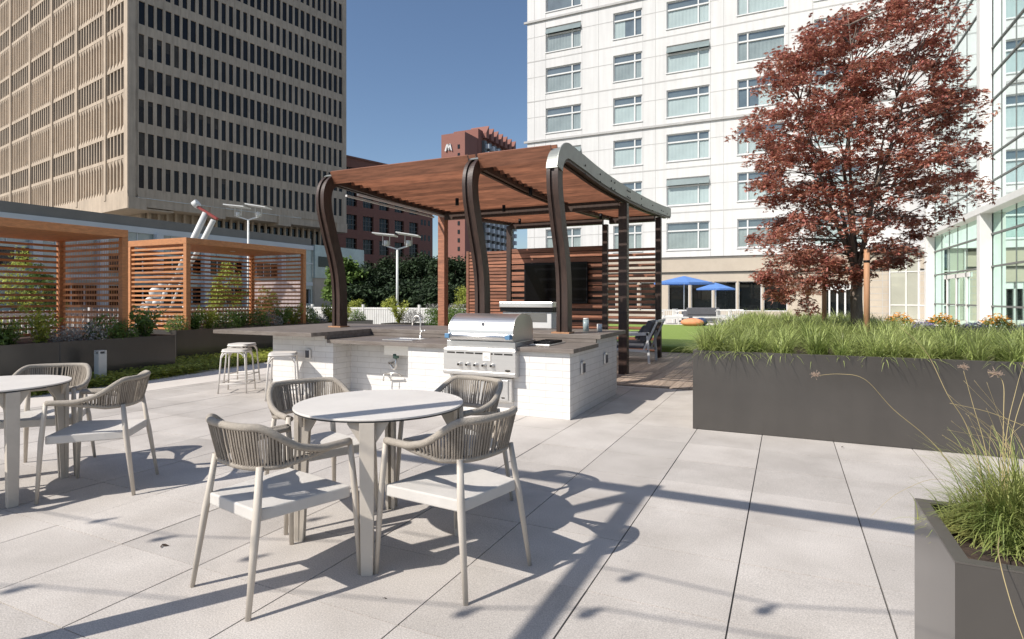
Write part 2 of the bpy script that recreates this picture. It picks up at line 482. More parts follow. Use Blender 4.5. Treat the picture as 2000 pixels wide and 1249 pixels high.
# quick mesh from numpy arrays (leaf clouds, grass)
def npmesh(name, V, F, m, parent=None, smooth=False):
    me = bpy.data.meshes.new(name)
    nV = len(V); nF = len(F); k = F.shape[1]
    me.vertices.add(nV); me.vertices.foreach_set("co", V.astype(np.float32).ravel())
    me.loops.add(nF * k); me.loops.foreach_set("vertex_index", F.astype(np.int32).ravel())
    me.polygons.add(nF)
    me.polygons.foreach_set("loop_start", np.arange(0, nF * k, k, dtype=np.int32))
    me.polygons.foreach_set("loop_total", np.full(nF, k, dtype=np.int32))
    me.update(calc_edges=True)
    me.materials.append(m)
    o = bpy.data.objects.new(name, me); COL.objects.link(o)
    if parent: o.parent = parent
    return o
NR = np.random.RandomState(11)
def leaves(P, size, rs, flat=0.5, lobes=1, aspect=0.45, droop=0.2):
    """P: Nx3 leaf positions -> V,F of small leaf blades (each leaf = lobes rhombs)"""
    N = len(P)
    az = rs.uniform(0, 2 * np.pi, N)
    tilt = rs.normal(0, 1, N) * (1 - flat) * 0.9 - droop
    roll = rs.normal(0, 1, N) * (1 - flat) * 0.9
    sz = size * rs.uniform(0.65, 1.25, N)
    Vs = []; Fs = []
    base = 0
    angs = [0] if lobes == 1 else list(np.linspace(-1.15, 1.15, lobes))
    for a in angs:
        aa = az + a
        L = sz * (1 if a == 0 else (0.85 if abs(a) < 0.8 else 0.65))
        d = np.stack([np.cos(aa) * np.cos(tilt), np.sin(aa) * np.cos(tilt), np.sin(tilt)], 1)
        s = np.stack([-np.sin(aa) * np.cos(roll), np.cos(aa) * np.cos(roll), np.sin(roll)], 1)
        wv = L * aspect * (1 if lobes == 1 else 0.62)
        p0 = P
        p1 = P + d * (L * 0.45)[:, None] + s * (wv * 0.5)[:, None]
        p2 = P + d * L[:, None] - np.array([0, 0, 1]) * (L * 0.12)[:, None]
        p3 = P + d * (L * 0.45)[:, None] - s * (wv * 0.5)[:, None]
        V = np.stack([p0, p1, p2, p3], 1).reshape(-1, 3)
        F = np.arange(4 * N).reshape(N, 4) + base
        base += 4 * N
        Vs.append(V); Fs.append(F)
    V = np.concatenate(Vs); F = np.concatenate(Fs)
    return V, F
def blades(roots, L, rs, spread=0.7, wd=0.006, seg=4, droop=1.1, lean=None):
    """arching grass blades; roots Nx3, L mean length"""
    N = len(roots)
    az = rs.uniform(0, 2 * np.pi, N)
    ln = L * rs.uniform(0.6, 1.25, N)
    th0 = np.abs(rs.normal(0, spread * 0.5, N)) + 0.05
    th0 = np.clip(th0, 0, 1.2)
    dr = droop * rs.uniform(0.5, 1.3, N)
    p = roots.copy()
    V = []
    side = np.stack([-np.sin(az), np.cos(az), np.zeros(N)], 1)
    for i in range(seg + 1):
        t = i / seg
        wv = wd * (1 - t ** 2) + 0.0006
        V.append(p + side * wv / 2); V.append(p - side * wv / 2)
        th = th0 + dr * t ** 1.3
        step = ln / seg
        d = np.stack([np.cos(az) * np.sin(th), np.sin(az) * np.sin(th), np.cos(th)], 1)
        p = p + d * step[:, None]
    V = np.stack(V, 1)
    K = 2 * (seg + 1)
    F = []
    for i in range(seg):
        b = np.arange(N) * K + 2 * i
        F.append(np.stack([b, b + 1, b + 3, b + 2], 1))
    return V.reshape(-1, 3), np.concatenate(F)

def fwpt(px, d, py=None):
    """point at depth d in front of the photographer's spot along a line of sight (used once to survey positions)"""
    fx, fy = -math.sin(TH), math.cos(TH)
    u = (px - 1000) / 1137 * d
    z = 0 if py is None else EYE + (582 - py) * d / 1137
    return (fx * d + fy * u, fy * d - fx * u, z)

# ------------------------------------------------------------ ground
g = MB(); g.box(-400, 400, -60, 700, -0.5, -0.012)
struct(g.build("ground", M['ground']))
g = MB(); g.box(-9.7, 3.2, -6, 14.6, -0.012, -0.008)
struct(g.build("paver_bedding", M['joint']))
# pavers laid on the grid measured from the joints
pv = MB()
X0, PX = -0.218, 0.611
Y0, PY = 5.55, 0.599
nx0 = int(math.floor((-8.3 - X0) / PX)); nx1 = int(math.ceil((3.2 - X0) / PX))
ny0 = int(math.floor((-4 - Y0) / PY)); ny1 = int(math.floor((8.74 - Y0) / PY)) + 1
for i in range(nx0, nx1):
    for j in range(ny0, ny1):
        x = X0 + i * PX; y = Y0 + j * PY
        y2 = min(y + PY - 0.003, 8.74)
        if y2 - y < 0.05: continue
        dz = rnd.uniform(-0.0012, 0.0012)
        jx = 0.0036
        pv.add([(x + jx, y + 0.002, dz), (x + PX - jx, y + 0.002, dz), (x + PX - jx, y2, dz), (x + jx, y2, dz),
                (x + jx, y + 0.002, dz - 0.008), (x + PX - jx, y + 0.002, dz - 0.008), (x + PX - jx, y2, dz - 0.008), (x + jx, y2, dz - 0.008)],
               [(0, 1, 2, 3), (0, 4, 5, 1), (1, 5, 6, 2), (2, 6, 7, 3), (3, 7, 4, 0)])
struct(pv.build("pavement", M['paver']))
g = MB()
for j in range(-4, 15):
    y = j * 0.9
    g.box(-9.75 + 0.0, -8.30 + 0.0, y, y + 0.894, -0.012, 0.003)
g2 = struct(g.build("path", M['path']))
# long concrete border beyond the pavers, left
dk = MB()
x = -8.3
while x < 0.9:
    dk.box(x, x + 0.134, 8.75 + rnd.uniform(0, 0.004), 14.45, -0.01, 0.012)
    x += 0.140
struct(dk.build("deck", M['deckwood']))
g = MB(); g.box(-9.0, 1.2, 14.5, 26.2, -0.01, 0.16)
lawn = struct(g.build("lawn", M['turf'], bevel=0.05))
g = MB(); g.box(-9.0, 12, 26.2, 42.0, -0.012, 0.02)
struct(g.build("terrace", M['path']))
g = MB(); g.box(1.2, 7.5, 14.6, 26.2, -0.012, 0.01)
struct(g.build("walkway", M['path']))

# ------------------------------------------------------------ facades
def facade(mb, o, u, W, H, ops, depth=0.25, z0=0):
    """wall sheet in the plane through o along u (unit, horizontal) with openings [(u0,u1,v0,v1)] and reveals. normal = u x z"""
    o = Vector(o); u = Vector(u); n = u.cross(Vector((0, 0, 1)))
    us = sorted(set([0, W] + [round(a, 4) for op in ops for a in op[:2]]))
    vs = sorted(set([z0, H] + [round(a, 4) for op in ops for a in op[2:4]]))
    us = [a for a in us if 0 <= a <= W]; vs = [a for a in vs if z0 <= a <= H]
    def P(a, b, d=0): return o + u * a + Vector((0, 0, b)) - n * d
    for j in range(len(vs) - 1):
        v0, v1 = vs[j], vs[j + 1]; vm = (v0 + v1) / 2
        rowops = [(op[0], op[1]) for op in ops if op[2] - 1e-4 < vm < op[3] + 1e-4]
        run = None
        for i in range(len(us) - 1):
            um = (us[i] + us[i + 1]) / 2
            solid = not any(a < um < b for a, b in rowops)
            if solid:
                if run is None: run = us[i]
            if (not solid or i == len(us) - 2) and run is not None:
                end = us[i] if not solid else us[i + 1]
                mb.add([P(run, v0), P(end, v0), P(end, v1), P(run, v1)], [(0, 1, 2, 3)])
                run = None
    for a, b, c, d in [op[:4] for op in ops]:
        mb.add([P(a, c), P(b, c), P(b, d), P(a, d), P(a, c, depth), P(b, c, depth), P(b, d, depth), P(a, d, depth)],
               [(0, 4, 5, 1), (1, 5, 6, 2), (2, 6, 7, 3), (3, 7, 4, 0)])
def pane_quad(mb, o, u, a, b, c, d, depth):
    o = Vector(o); u = Vector(u); n = u.cross(Vector((0, 0, 1)))
    def P(x, y): return o + u * x + Vector((0, 0, y)) - n * depth
    mb.add([P(a, c), P(b, c), P(b, d), P(a, d)], [(0, 1, 2, 3)])

# ---- office tower ----
TA = R(80.2)
tu = Vector((math.cos(TA), math.sin(TA), 0))      # along shaded face, away from us
tl = Vector((-math.sin(TA), math.cos(TA), 0))     # along sunlit face, to the left (world)
T0 = Vector(fwpt(250, 65))
tower = thing("office_tower", T0, "tall tan concrete office tower with dense vertical window slots, standing left behind the cabanas", "office tower")
PI_ = 29.6 / 31
ops = []
TH_ = 62
for k in range(13):
    zb = 13.8 + 3.72 * k
    wide = 0.66 if k % 2 else 0.57
    for i in range(31):
        a = 0.14 + i * PI_
        ops.append((a, a + wide, zb, zb + 2.62))
mb = MB()
facade(mb, (0, 0, 0), tu, 30.2, TH_, ops, 0.16, 12.7)
mb.build("wall", M['towerwall'], tower, fixn=False)
# thin ribs between windows
sl_ = MB()
for i in range(32):
    a = 0.14 + i * PI_ - (PI_ - 0.57) / 2
    p = tu * a; n = tu.cross(Vector((0, 0, 1)))
    sl_.bar(p + n * 0.0 + Vector((0, 0, 13.0)), p + n * 0.0 + Vector((0, 0, TH_)), 0.05, 0.06, up=tu)
sl_.build("rib", M['towerwall'], tower)
ops.sort(key=lambda q: (q[0] * 1.0 + abs(q[2] - 13) * 0.7))
rest = MB(); restb = MB()
vis = [q for q in ops if q[2] < 47]
cnt = 0
for q in vis:
    blind = rnd.random() < 0.13
    if cnt < 62:
        m_ = MB(); pane_quad(m_, (0, 0, 0), tu, *q, 0.15)
        wdw = m_.build("window", M['blind'] if blind else M['towerglass'], tower, fixn=False)
        if cnt % 3 == 0 and not blind:
            b_ = MB(); h = rnd.uniform(0.3, 1.4)
            pane_quad(b_, (0, 0, 0), tu, q[0] + 0.03, q[1] - 0.03, q[3] - h, q[3] - 0.05, 0.13)
            b_.build("blind", M['blind'], wdw, fixn=False)
        cnt += 1
    else:
        pane_quad(rest, (0, 0, 0), tu, *q, 0.15)
rest.build("window", M['towerglass'], tower, fixn=False)["kind"] = 'stuff'
# sunlit face: bays of fins, alternate window bands and fin screens
lf = MB(); lw = MB()
nl = -tl.cross(Vector((0, 0, 1)))  # outward normal of sunlit face
if nl.dot(Vector((0, -1, 0))) < 0: nl = -nl
def LP(a, z, d=0): return tl * a + Vector((0, 0, z)) - nl * d
def lbox(mb, a0, a1, z0, z1, d0, d1):
    vs = [LP(a, z, d) for z in (z0, z1) for d in (d0, d1) for a in (a0, a1)]
    mb.add(vs, [(0, 2, 3, 1), (4, 5, 7, 6), (0, 1, 5, 4), (2, 6, 7, 3), (0, 4, 6, 2), (1, 3, 7, 5)])
edges = [0.0, 1.1, 6.0, 14.6, 23.2, 31.8, 40.4, 49.0, 57.6, 66.2]
lbox(lf, 0, 66.5, 12.7, TH_, 0.75, 1.0)
lbox(lf, -0.02, 1.1, 12.7, TH_, 0.004, 0.75)
for e in edges[2:]:
    lbox(lf, e - 0.28, e + 0.28, 12.7, TH_, -0.12, 0.75)
lbox(lf, 0, 66.5, 11.4, 13.4, -0.05, 1.0)
for k in range(-1, 8):
    zb = 17.5 + 7.44 * k           # window band bottom
    for (z0, z1) in ((zb - 0.38, zb), (zb + 2.5, zb + 2.85)):
        if z0 > 13: lbox(lf, 0.6, 66, z0, z1, 0.02, 0.75)
    for bi in range(1, len(edges) - 1):
        a0 = edges[bi] + (0.28 if bi > 1 else 0); a1 = edges[bi + 1] - 0.28
        ns = 5 if bi == 1 else 10
        st = (a1 - a0) / ns
        z0w, z1w = zb, zb + 2.5
        if z1w > 13.5:
            pane_quad(lw, LP(0, 0) , tl, a0, a1, max(z0w, 13.4), z1w, 0)  # placed below
            for i in range(ns + 1):
                lbox(lf, a0 + i * st - 0.10, a0 + i * st + 0.10, max(z0w, 13.4), z1w, 0.05, 0.42)
        z0s, z1s = zb + 2.85, zb + 7.44 - 0.38
        if z1s > 13.6:
            z0s = max(z0s, 13.4)
            for i in range(ns + 1):
                lbox(lf, a0 + i * st - 0.12, a0 + i * st + 0.12, z0s, z1s, 0.02, 0.75)
            lbox(lf, a0, a1, z0s, z1s, 0.30, 0.45)
            for i in range(ns):
                c0 = a0 + i * st + 0.12; c1 = a0 + (i + 1) * st - 0.12
                # sloped heads at top and bottom of each slot
                for zt, sg in ((z1s, -1), (z0s, 1)):
                    vs = [LP(c0, zt, 0.05), LP(c1, zt, 0.05), LP(c1, zt + sg * 0.9, 0.30), LP(c0, zt + sg * 0.9, 0.30)]
                    lf.add(vs, [(0, 1, 2, 3)])
lf.build("fin_wall", M['towerwall'], tower)
lw2 = MB(); lw2.v = [tuple(Vector(v) - nl * 0.40) for v in lw.v]; lw2.f = lw.f; lw2.mi = lw.mi; lw2.sm = lw.sm
o_ = lw2.build("window", M['towerglass'], tower, fixn=False); o_["kind"] = 'stuff'
# soffit, ledge blocks and recessed base
bs = MB()
bn = tu.cross(Vector((0, 0, 1)))
def RP(a, z, d=0): return tu * a + Vector((0, 0, z)) - bn * d
def rbox(mb, a0, a1, z0, z1, d0, d1):
    vs = [RP(a, z, d) for z in (z0, z1) for d in (d0, d1) for a in (a0, a1)]
    mb.add(vs, [(0, 2, 3, 1), (4, 5, 7, 6), (0, 1, 5, 4), (2, 6, 7, 3), (0, 4, 6, 2), (1, 3, 7, 5)])
rbox(bs, 0.0, 30.2, 11.7, 12.7, 0.12, 5)
for a in (0, 9.2, 18.6, 28.4):
    rbox(bs, a, a + 1.9, 11.35, 12.68, -0.08, 3)
rbox(bs, 3.0, 29, 3.0, 11.7, 3.0, 4.0)
for i in range(26):
    rbox(bs, 3.2 + i, 3.45 + i, 6, 11.7, 2.5, 3.05)
lbox(bs, 3.0, 60, 0, 11.4, 3.0, 4.0)
lbox(bs, 0.3, 60, 11.42, 11.6, 0.2, 5.0)
bs.build("base_ledge", M['towerwall'], tower)
dg = MB(); rbox(dg, 11.5, 29, 8.3, 11.4, 2.86, 2.96)
dg.build("lobby_glazing", M['darkglass'], tower)
bd = MB()
bd.box(-60, 0, 0, 1, 0, 0.01)
# body closing the top/back
bk = MB()
c = [LP(66, 0), Vector((0, 0, 0)), tu * 30.2, tu * 30.2 + tl * 66]
vs = [v + Vector((0, 0, TH_)) for v in c]
bk.add(vs, [(0, 1, 2, 3)])
bk.build("roof", M['towerwall'], tower)

# ---- low annex in front of the tower (faces +X) ----
ax = thing("annex_building", (-49, 5, 0), "low annex with grey parapet and glazed panels in front of the tan tower", "building")
mb = MB()
mb.box(-8, 0, 0, 45.2, 7.25, 8.05); mb.build("parapet", M['annexgrey'], ax)
mb = MB(); mb.box(-8, 0.18, 0, 45.4, 6.75, 7.246); mb.build("fascia", M['annexwhite'], ax)
U = Vector((0, 1, 0))
aops = []
for i in range(10):
    for zz, hh in ((3.55, 1.35), (0.7, 1.6)):
        if (i * 7 + int(zz)) % 5 != 1:
            aops.append((0.8 + i * 4.5, 4.6 + i * 4.5, zz, zz + hh))
mb = MB(); facade(mb, (0, 0, 0), U, 45.4, 6.75, aops, 0.3, -1); mb.build("wall", M['annexpanel'], ax, fixn=False)
for q in aops:
    m_ = MB(); pane_quad(m_, (0, 0, 0), U, *q, 0.28); wn = m_.build("window", M['darkglass'], ax, fixn=False)
    f_ = MB()
    for t in np.linspace(q[0], q[1], 5): f_.box(-0.27, -0.2, t - 0.04, t + 0.04, q[2], q[3])
    f_.build("mullion", M['annexwhite'], wn)
f_ = MB()
for i in range(30): f_.box(0.004, 0.05, i * 1.5, i * 1.5 + 0.07, 5.2, 6.74)
for i in range(10): f_.box(0.01, 0.5, i * 4.5 - 0.1, i * 4.5 + 0.5, -1, 6.74)
f_.box(0.004, 0.06, 0, 45.4, 5.15, 5.3); f_.box(0.004, 0.06, 0, 45.4, 2.7, 3.1)
f_.build("pilaster", M['annexwhite'], ax)
mb = MB(); mb.box(-8, 0.3, 45.45, 54, 3.6, 7.4); mb.build("glazed_block", M['annexpanel'], ax)
mb = MB(); mb.box(-8, 0.2, 45.5, 54, -1, 3.596); mb.build("stone_base", M['beige'], ax)
mb = MB(); mb.box(0.305, 0.36, 46, 49.5, 4.9, 6.1)
mb.build("window", M['darkglass'], ax)
mb = MB(); mb.box(-8, -1.2, 0, 14, 8.06, 9.1); mb.build("roof_plant_screen", M['annexwhite'], ax)

# ---- red brick mid-rise ----
BA = R(75.8)
bu = Vector((math.cos(BA), math.sin(BA), 0))
B0 = Vector(fwpt(672, 100))
br = thing("brick_building", B0, "dark red brick mid-rise with large square windows, between the tan tower and the brick hotel", "building")
def bt(px):
    u_ = (px - 1000) / 1137; return (28.85 + u_ * 100) / (0.636 - 0.772 * u_)
bops = []
for (p0, p1) in ((675.7, 697), (709, 729.5), (741, 760), (771, 789), (799.5, 817)):
    for r_ in range(6):
        bops.append((bt(p0) + 8, bt(p1) + 8, 21.4 - 4.1 * r_, 24.0 - 4.1 * r_))
mb = MB(); facade(mb, -bu * 8, bu, 8 + bt(845), 25.6, bops, 0.5, 0); mb.build("wall", M['brick'], br, fixn=False)
bn2 = bu.cross(Vector((0, 0, 1)))
for q in bops:
    m_ = MB(); pane_quad(m_, -bu * 8, bu, *q, 0.45); wn = m_.build("window", M['darkglass'], br, fixn=False)
    f_ = MB()
    for t in (0.33, 0.66):
        a = q[0] + (q[1] - q[0]) * t - 8
        f_.bar(bu * a - bn2 * 0.40 + Vector((0, 0, q[2])), bu * a - bn2 * 0.40 + Vector((0, 0, q[3])), 0.08, 0.08)
    for t in (0.35, 0.68):
        z = q[2] + (q[3] - q[2]) * t
        f_.bar(bu * (q[0] - 8) - bn2 * 0.38 + Vector((0, 0, z)), bu * (q[1] - 8) - bn2 * 0.38 + Vector((0, 0, z)), 0.08, 0.08)
    f_.build("mullion", M['annexgrey'], wn)
mb = MB()
for r_ in range(6):
    for p0 in (822, 828, 836):
        a = bt(p0); z = 18.5 - 3 * r_
        if r_ < 5: pane_quad(mb, bn2 * 0.02, bu, a, a + 0.5, z, z + 1.1, 0)
mb.build("small_windows", M['darkglass'], br, fixn=False)["kind"] = 'stuff'
mb = MB(); mb.add([bu * -8 + Vector((0, 0, 25.6)), bu * bt(845) + Vector((0, 0, 25.6)), bu * bt(845) - bn2 * 14 + Vector((0, 0, 25.6)), bu * -8 - bn2 * 14 + Vector((0, 0, 25.6))], [(0, 1, 2, 3)])
mb.bar(bu * -8 + Vector((0, 0, 25.75)), bu * bt(845) + Vector((0, 0, 25.75)), 0.5, 0.3)
mb.build("roof", M['brick'], br)

# ---- brick hotel with the white M emblem ----
def ypl(px, y):
    u_ = (px - 1000) / 1137
    d = y / (math.cos(TH) + math.sin(TH) * u_)
    return fwpt(px, d), d
def xpl(px, x):
    u_ = (px - 1000) / 1137
    d = x / (-math.sin(TH) + math.cos(TH) * u_)
    return fwpt(px, d), d
hy = 189.0
hl, d1 = ypl(862, hy); hr, d2 = ypl(908, hy)
hz = EYE + (582 - 264) * d1 / 1137
hot = thing("hotel_tower", (hl[0], hy, 0), "distant brick hotel tower with a white M emblem, rising above the pergola roof", "hotel")
wA = hr[0] - hl[0]
mb = MB(); mb.box(0, wA, 0, 14, 0, hz); mb.build("front_wing", M['hotelbrick'], hot)
mx0 = ypl(886, hy + 10)[0][0] - hl[0]; mx1 = ypl(934, hy + 10)[0][0] - hl[0]
mz = EYE + (582 - 252) * ypl(930, hy + 10)[1] / 1137
yend = xpl(1003, hl[0] + mx1)[0][1] - hy
mb = MB(); mb.box(mx0, mx1, 10, yend, 0, mz)
nb = 7
for i in range(nb):
    y0 = 13 + (yend - 13) * i / nb; y1 = 13 + (yend - 13) * (i + 0.55) / nb
    mb.prism([(y0, mz - 3), (y1, mz - 3), (y1, mz + 2.2), (y0, mz - 1.0)], mx1 - 6, mx1 + 2.0, 'x')
mb.build("main_block", M['hotelbrick'], hot)
mb = MB()
for i in range(nb):
    y0 = 13 + (yend - 13) * i / nb
    mb.box(mx1 + 0.02, mx1 + 1.2, y0, y0 + (yend - 13) / nb * 0.5, 18, mz - 4)
bays = mb.build("bay_strip", M['mullion'], hot)
mb = MB(); cnt = 0
for r_ in range(17):
    for i in range(nb):
        y0 = 13 + (yend - 13) * i / nb + 0.8; z = mz - 7 - r_ * 3.0
        if cnt < 90:
            k = MB(); k.box(mx1 + 1.0, mx1 + 2.6, y0, y0 + (yend - 13) / nb * 0.32, z, z + 1.7)
            k.build("bay_window", M['annexwhite'], hot); cnt += 1
        else:
            mb.box(mx1 + 1.0, mx1 + 2.6, y0, y0 + (yend - 13) / nb * 0.32, z, z + 1.7)
mb.build("bay_window", M['annexwhite'], hot)["kind"] = 'stuff'
for r_ in range(14):
    k = MB(); z = hz - 6 - r_ * 3.2
    x_ = wA * 0.70
    k.box(x_, x_ + 0.9, -0.15, 0.0, z, z + 1.5); k.build("window", M['darkglass'], hot)
# emblem: a stylised M of tapering strokes
ex = (ypl(870, hy)[0][0] - hl[0]); ew = (ypl(884, hy)[0][0] - hl[0]) - ex
ez0 = EYE + (582 - 298) * d1 / 1137; ez1 = EYE + (582 - 284) * d1 / 1137
eh = ez1 - ez0
em = MB()
def stroke(pts):
    em.prism([(ex + a * ew, ez0 + b * eh) for a, b in pts], -0.6, -0.05, 'y')
stroke([(0.0, 0.12), (0.06, 0.0), (0.2, 0.05), (0.38, 0.98), (0.26, 1.0)])
stroke([(0.28, 1.0), (0.42, 1.0), (0.62, 0.25), (0.52, 0.08)])
stroke([(0.52, 0.3), (0.60, 0.1), (0.76, 0.95), (0.62, 1.0)])
stroke([(0.62, 1.0), (0.78, 1.0), (1.0, 0.0), (0.84, 0.1)])
em.build("emblem", M['white'], hot)

# ---- white hotel slab ----
WY = 42.0
WXL, WXR, WH = -18.5, 22.0, 38.0
wb = thing("white_building", (WXL, WY, 0), "white panelled hotel block with grid of grey windows, behind the pergola and red maple", "building")
colsX = [(-16.93, -14.06, 0), (-11.58, -9.45, 0), (-7.72, -4.81, 0), (-3.03, -0.10, 1), (1.57, 4.39, 1), (7.6, 10.4, 0), (13.2, 16.0, 0)]
rows = [(6.62 - 1.92 + 0.02 + 3.12 * k) for k in range(0, 9)]   # sills
rows = [4.72 + 3.13 * k for k in range(0, 10)]
wops = []
for (a, b, t) in colsX:
    for r_ in rows:
        wops.append((a - WXL, b - WXL, r_, r_ + 1.92, t))
mb = MB()
UX = Vector((1, 0, 0))
facade(mb, (0, 0, 0), UX, WXR - WXL, WH, wops, 0.22, 4.2)
mb.add([(0, 0, 4.2), (0, 16, 4.2), (0, 16, WH), (0, 0, WH)], [(0, 3, 2, 1)])
mb.add([(0, 0, WH), (WXR - WXL, 0, WH), (WXR - WXL, 16, WH), (0, 16, WH)], [(0, 1, 2, 3)])
mb.add([(0, 0, 4.2), (WXR - WXL, 0, 4.2), (WXR - WXL, 1, 4.2), (0, 1, 4.2)], [(0, 1, 2, 3)])
mb.build("wall", M['facade'], wb, fixn=False)
jt = MB()
for k in range(11):
    z = 7.32 + 3.13 * k
    main = (k % 3 == 2)
    if main: jt.box(-0.25, WXR - WXL, -0.12, -0.003, z - 0.09, z + 0.06)
    else: jt.box(0, WXR - WXL, -0.012, -0.003, z - 0.04, z + 0.04)
for k in range(10):
    z = 7.32 + 3.13 * k - 1.25
    prev = 0
    for (a, b, t) in colsX:
        jt.box(prev, a - WXL - 0.02, -0.009, -0.003, z - 0.02, z + 0.02); prev = b - WXL + 0.02
for xx in [-17.9, -16.95, -14.0, -12.7, -9.4, -8.5, -4.75, -3.9, 0.1, 1.5, 4.5, 6.2]:
    jt.box(xx - WXL - 0.015, xx - WXL + 0.015, -0.0075, -0.003, 4.2, WH)
jt.build("panel_joints", M['facadejoint'], wb)
def hotel_window(kind_mull, wd, curtain, hopper, par, x, z):
    root = MB()
    # outer frame + mullion + transom
    t = 0.07; H = 1.92
    root.box(0, wd, 0.10, 0.21, 0, t); root.box(0, wd, 0.10, 0.21, H - t, H)
    root.box(0, t, 0.10, 0.21, t, H - t); root.box(wd - t, wd, 0.10, 0.21, t, H - t)
    mxp = wd * 0.74 if kind_mull == 0 else wd * 0.22
    root.box(mxp - 0.045, mxp + 0.045, 0.08, 0.21, t, H - t)
    tz = H * 0.69
    root.box(t, wd - t, 0.06, 0.2, tz - 0.05, tz + 0.05)
    root.box(-0.05, wd + 0.05, -0.06, 0.20, -0.07, -0.002)
    w_ = root.build("window", M['wframe'], par, loc=(x, 0, z))
    p = MB(); p.add([(t, 0.17, t), (wd - t, 0.17, t), (wd - t, 0.17, H - t), (t, 0.17, H - t)], [(0, 1, 2, 3)])
    p.build("pane", M['glass'], w_, fixn=False)
    if curtain > 0:
        p = MB()
        c0 = t; c1 = wd - t
        if curtain == 2: c0 = wd * 0.45
        if curtain == 3: c1 = wd * 0.4
        n_ = max(6, int((c1 - c0) / 0.12)); zt = tz - 0.06
        vs = []
        for i in range(n_ + 1):
            xx = c0 + (c1 - c0) * i / n_; yy = 0.160 + (0.004 if i % 2 else -0.004)
            vs += [(xx, yy, t + 0.02), (xx, yy, zt)]
        p.add(vs, [(2 * i, 2 * i + 2, 2 * i + 3, 2 * i + 1) for i in range(n_)])
        p.build("curtain", M['curtain'] if (curtain != 4) else M['curtaindark'], w_, fixn=False)
    if hopper:
        p = MB(); p.bar((0.0, 0.02, tz + 0.55), (0.0, -0.25, tz - 0.05), 0.001, 0.001)
        p = MB()
        p.add([(0.02, 0.06, H - 0.1), (wd - 0.02, 0.06, H - 0.1), (wd + 0.0, -0.14, tz + 0.06), (0.0, -0.14, tz + 0.06),
               (0.02, 0.03, H - 0.1), (wd - 0.02, 0.03, H - 0.1), (wd + 0.0, -0.17, tz + 0.06), (0.0, -0.17, tz + 0.06)],
              [(0, 1, 2, 3), (7, 6, 5, 4), (0, 4, 5, 1), (1, 5, 6, 2), (2, 6, 7, 3), (3, 7, 4, 0)])
        p.build("awning_sash", M['curtaindark'], w_)
cur = [4, 0, 3, 1, 4, 0, 4, 0, 1, 2]
for ci, (a, b, t) in enumerate(colsX):
    for ri, r_ in enumerate(rows):
        if ci >= 5 and ri > 9: continue
        c_ = [[4, 1, 0, 4, 4, 4, 0, 1, 1, 1], [4, 1, 1, 1, 4, 3, 1, 1, 2, 1], [4, 1, 1, 1, 1, 1, 2, 4, 1, 1], [4, 1, 1, 2, 4, 1, 1, 1, 4, 1], [1, 1, 1, 1, 1, 1, 2, 1, 1, 1], [1] * 10, [1] * 10][ci][ri]
        hop = (ci, ri) in ((0, 2), (0, 5), (2, 1), (2, 4), (2, 6), (0, 8))
        hotel_window(t, b - a, c_, hop, wb, a - WXL, r_)
# beige ground storey
gops = [(x0 - WXL, x0 - WXL + 1.42, 0.45, 2.45) for x0 in (-12.8, -11.2, -9.6, -7.6, -6.05, -4.5, -2.95, -1.4)]
gops.append((2.0 - WXL, 3.75 - WXL, 0.02, 2.25))
mb = MB(); facade(mb, (0, -0.05, 0), UX, WXR - WXL, 2.95, gops, 0.3, 0)
facade(mb, (0, -0.05, 0), UX, WXR - WXL, 4.02, [], 0, 3.15)
mb.build("stone_base", M['beige'], wb, fixn=False)
mb = MB(); mb.box(0, WXR - WXL, 0.05, 0.3, 2.95, 3.15); mb.box(0, WXR - WXL, 0.05, 0.3, 4.02, 4.2)
for i in range(9):
    pass
mb.build("shadow_gap", M['beigedark'], wb)
jt = MB()
for k in range(1, 8):
    z = 0.4 * k
    jt.box(3.8 - WXL, 7.5 - WXL, -0.062, -0.052, z - 0.012, z + 0.012)
for xx in (5.3, 6.6): jt.box(xx - WXL - .012, xx - WXL + .012, -0.060, -0.052, 0, 2.95)
jt.build("stone_joints", M['facadejoint'], wb)
for q in gops:
    m_ = MB(); pane_quad(m_, (0, -0.05, 0), UX, *q, 0.25)
    nm = "window" if q[2] > 0.1 else "door"
    wn = m_.build(nm, M['darkglass'], wb, fixn=False)
    f_ = MB(); ts = 0.05
    f_.box(q[0], q[0] + ts, 0.05, 0.19, q[2], q[3]); f_.box(q[1] - ts, q[1], 0.05, 0.19, q[2], q[3])
    f_.box(q[0], q[1], 0.05, 0.19, q[3] - ts, q[3]); f_.box(q[0], q[1], 0.05, 0.19, q[2], q[2] + ts)
    if nm == "door":
        for t in (0.25, 0.5, 0.75):
            xm = q[0] + (q[1] - q[0]) * t
            f_.box(xm - 0.045, xm + 0.045, 0.03, 0.19, 0, 2.2)
        f_.box(q[0], q[1], 0.03, 0.19, 1.85, 2.2)
    f_.build("frame", M['wframe'], wn)

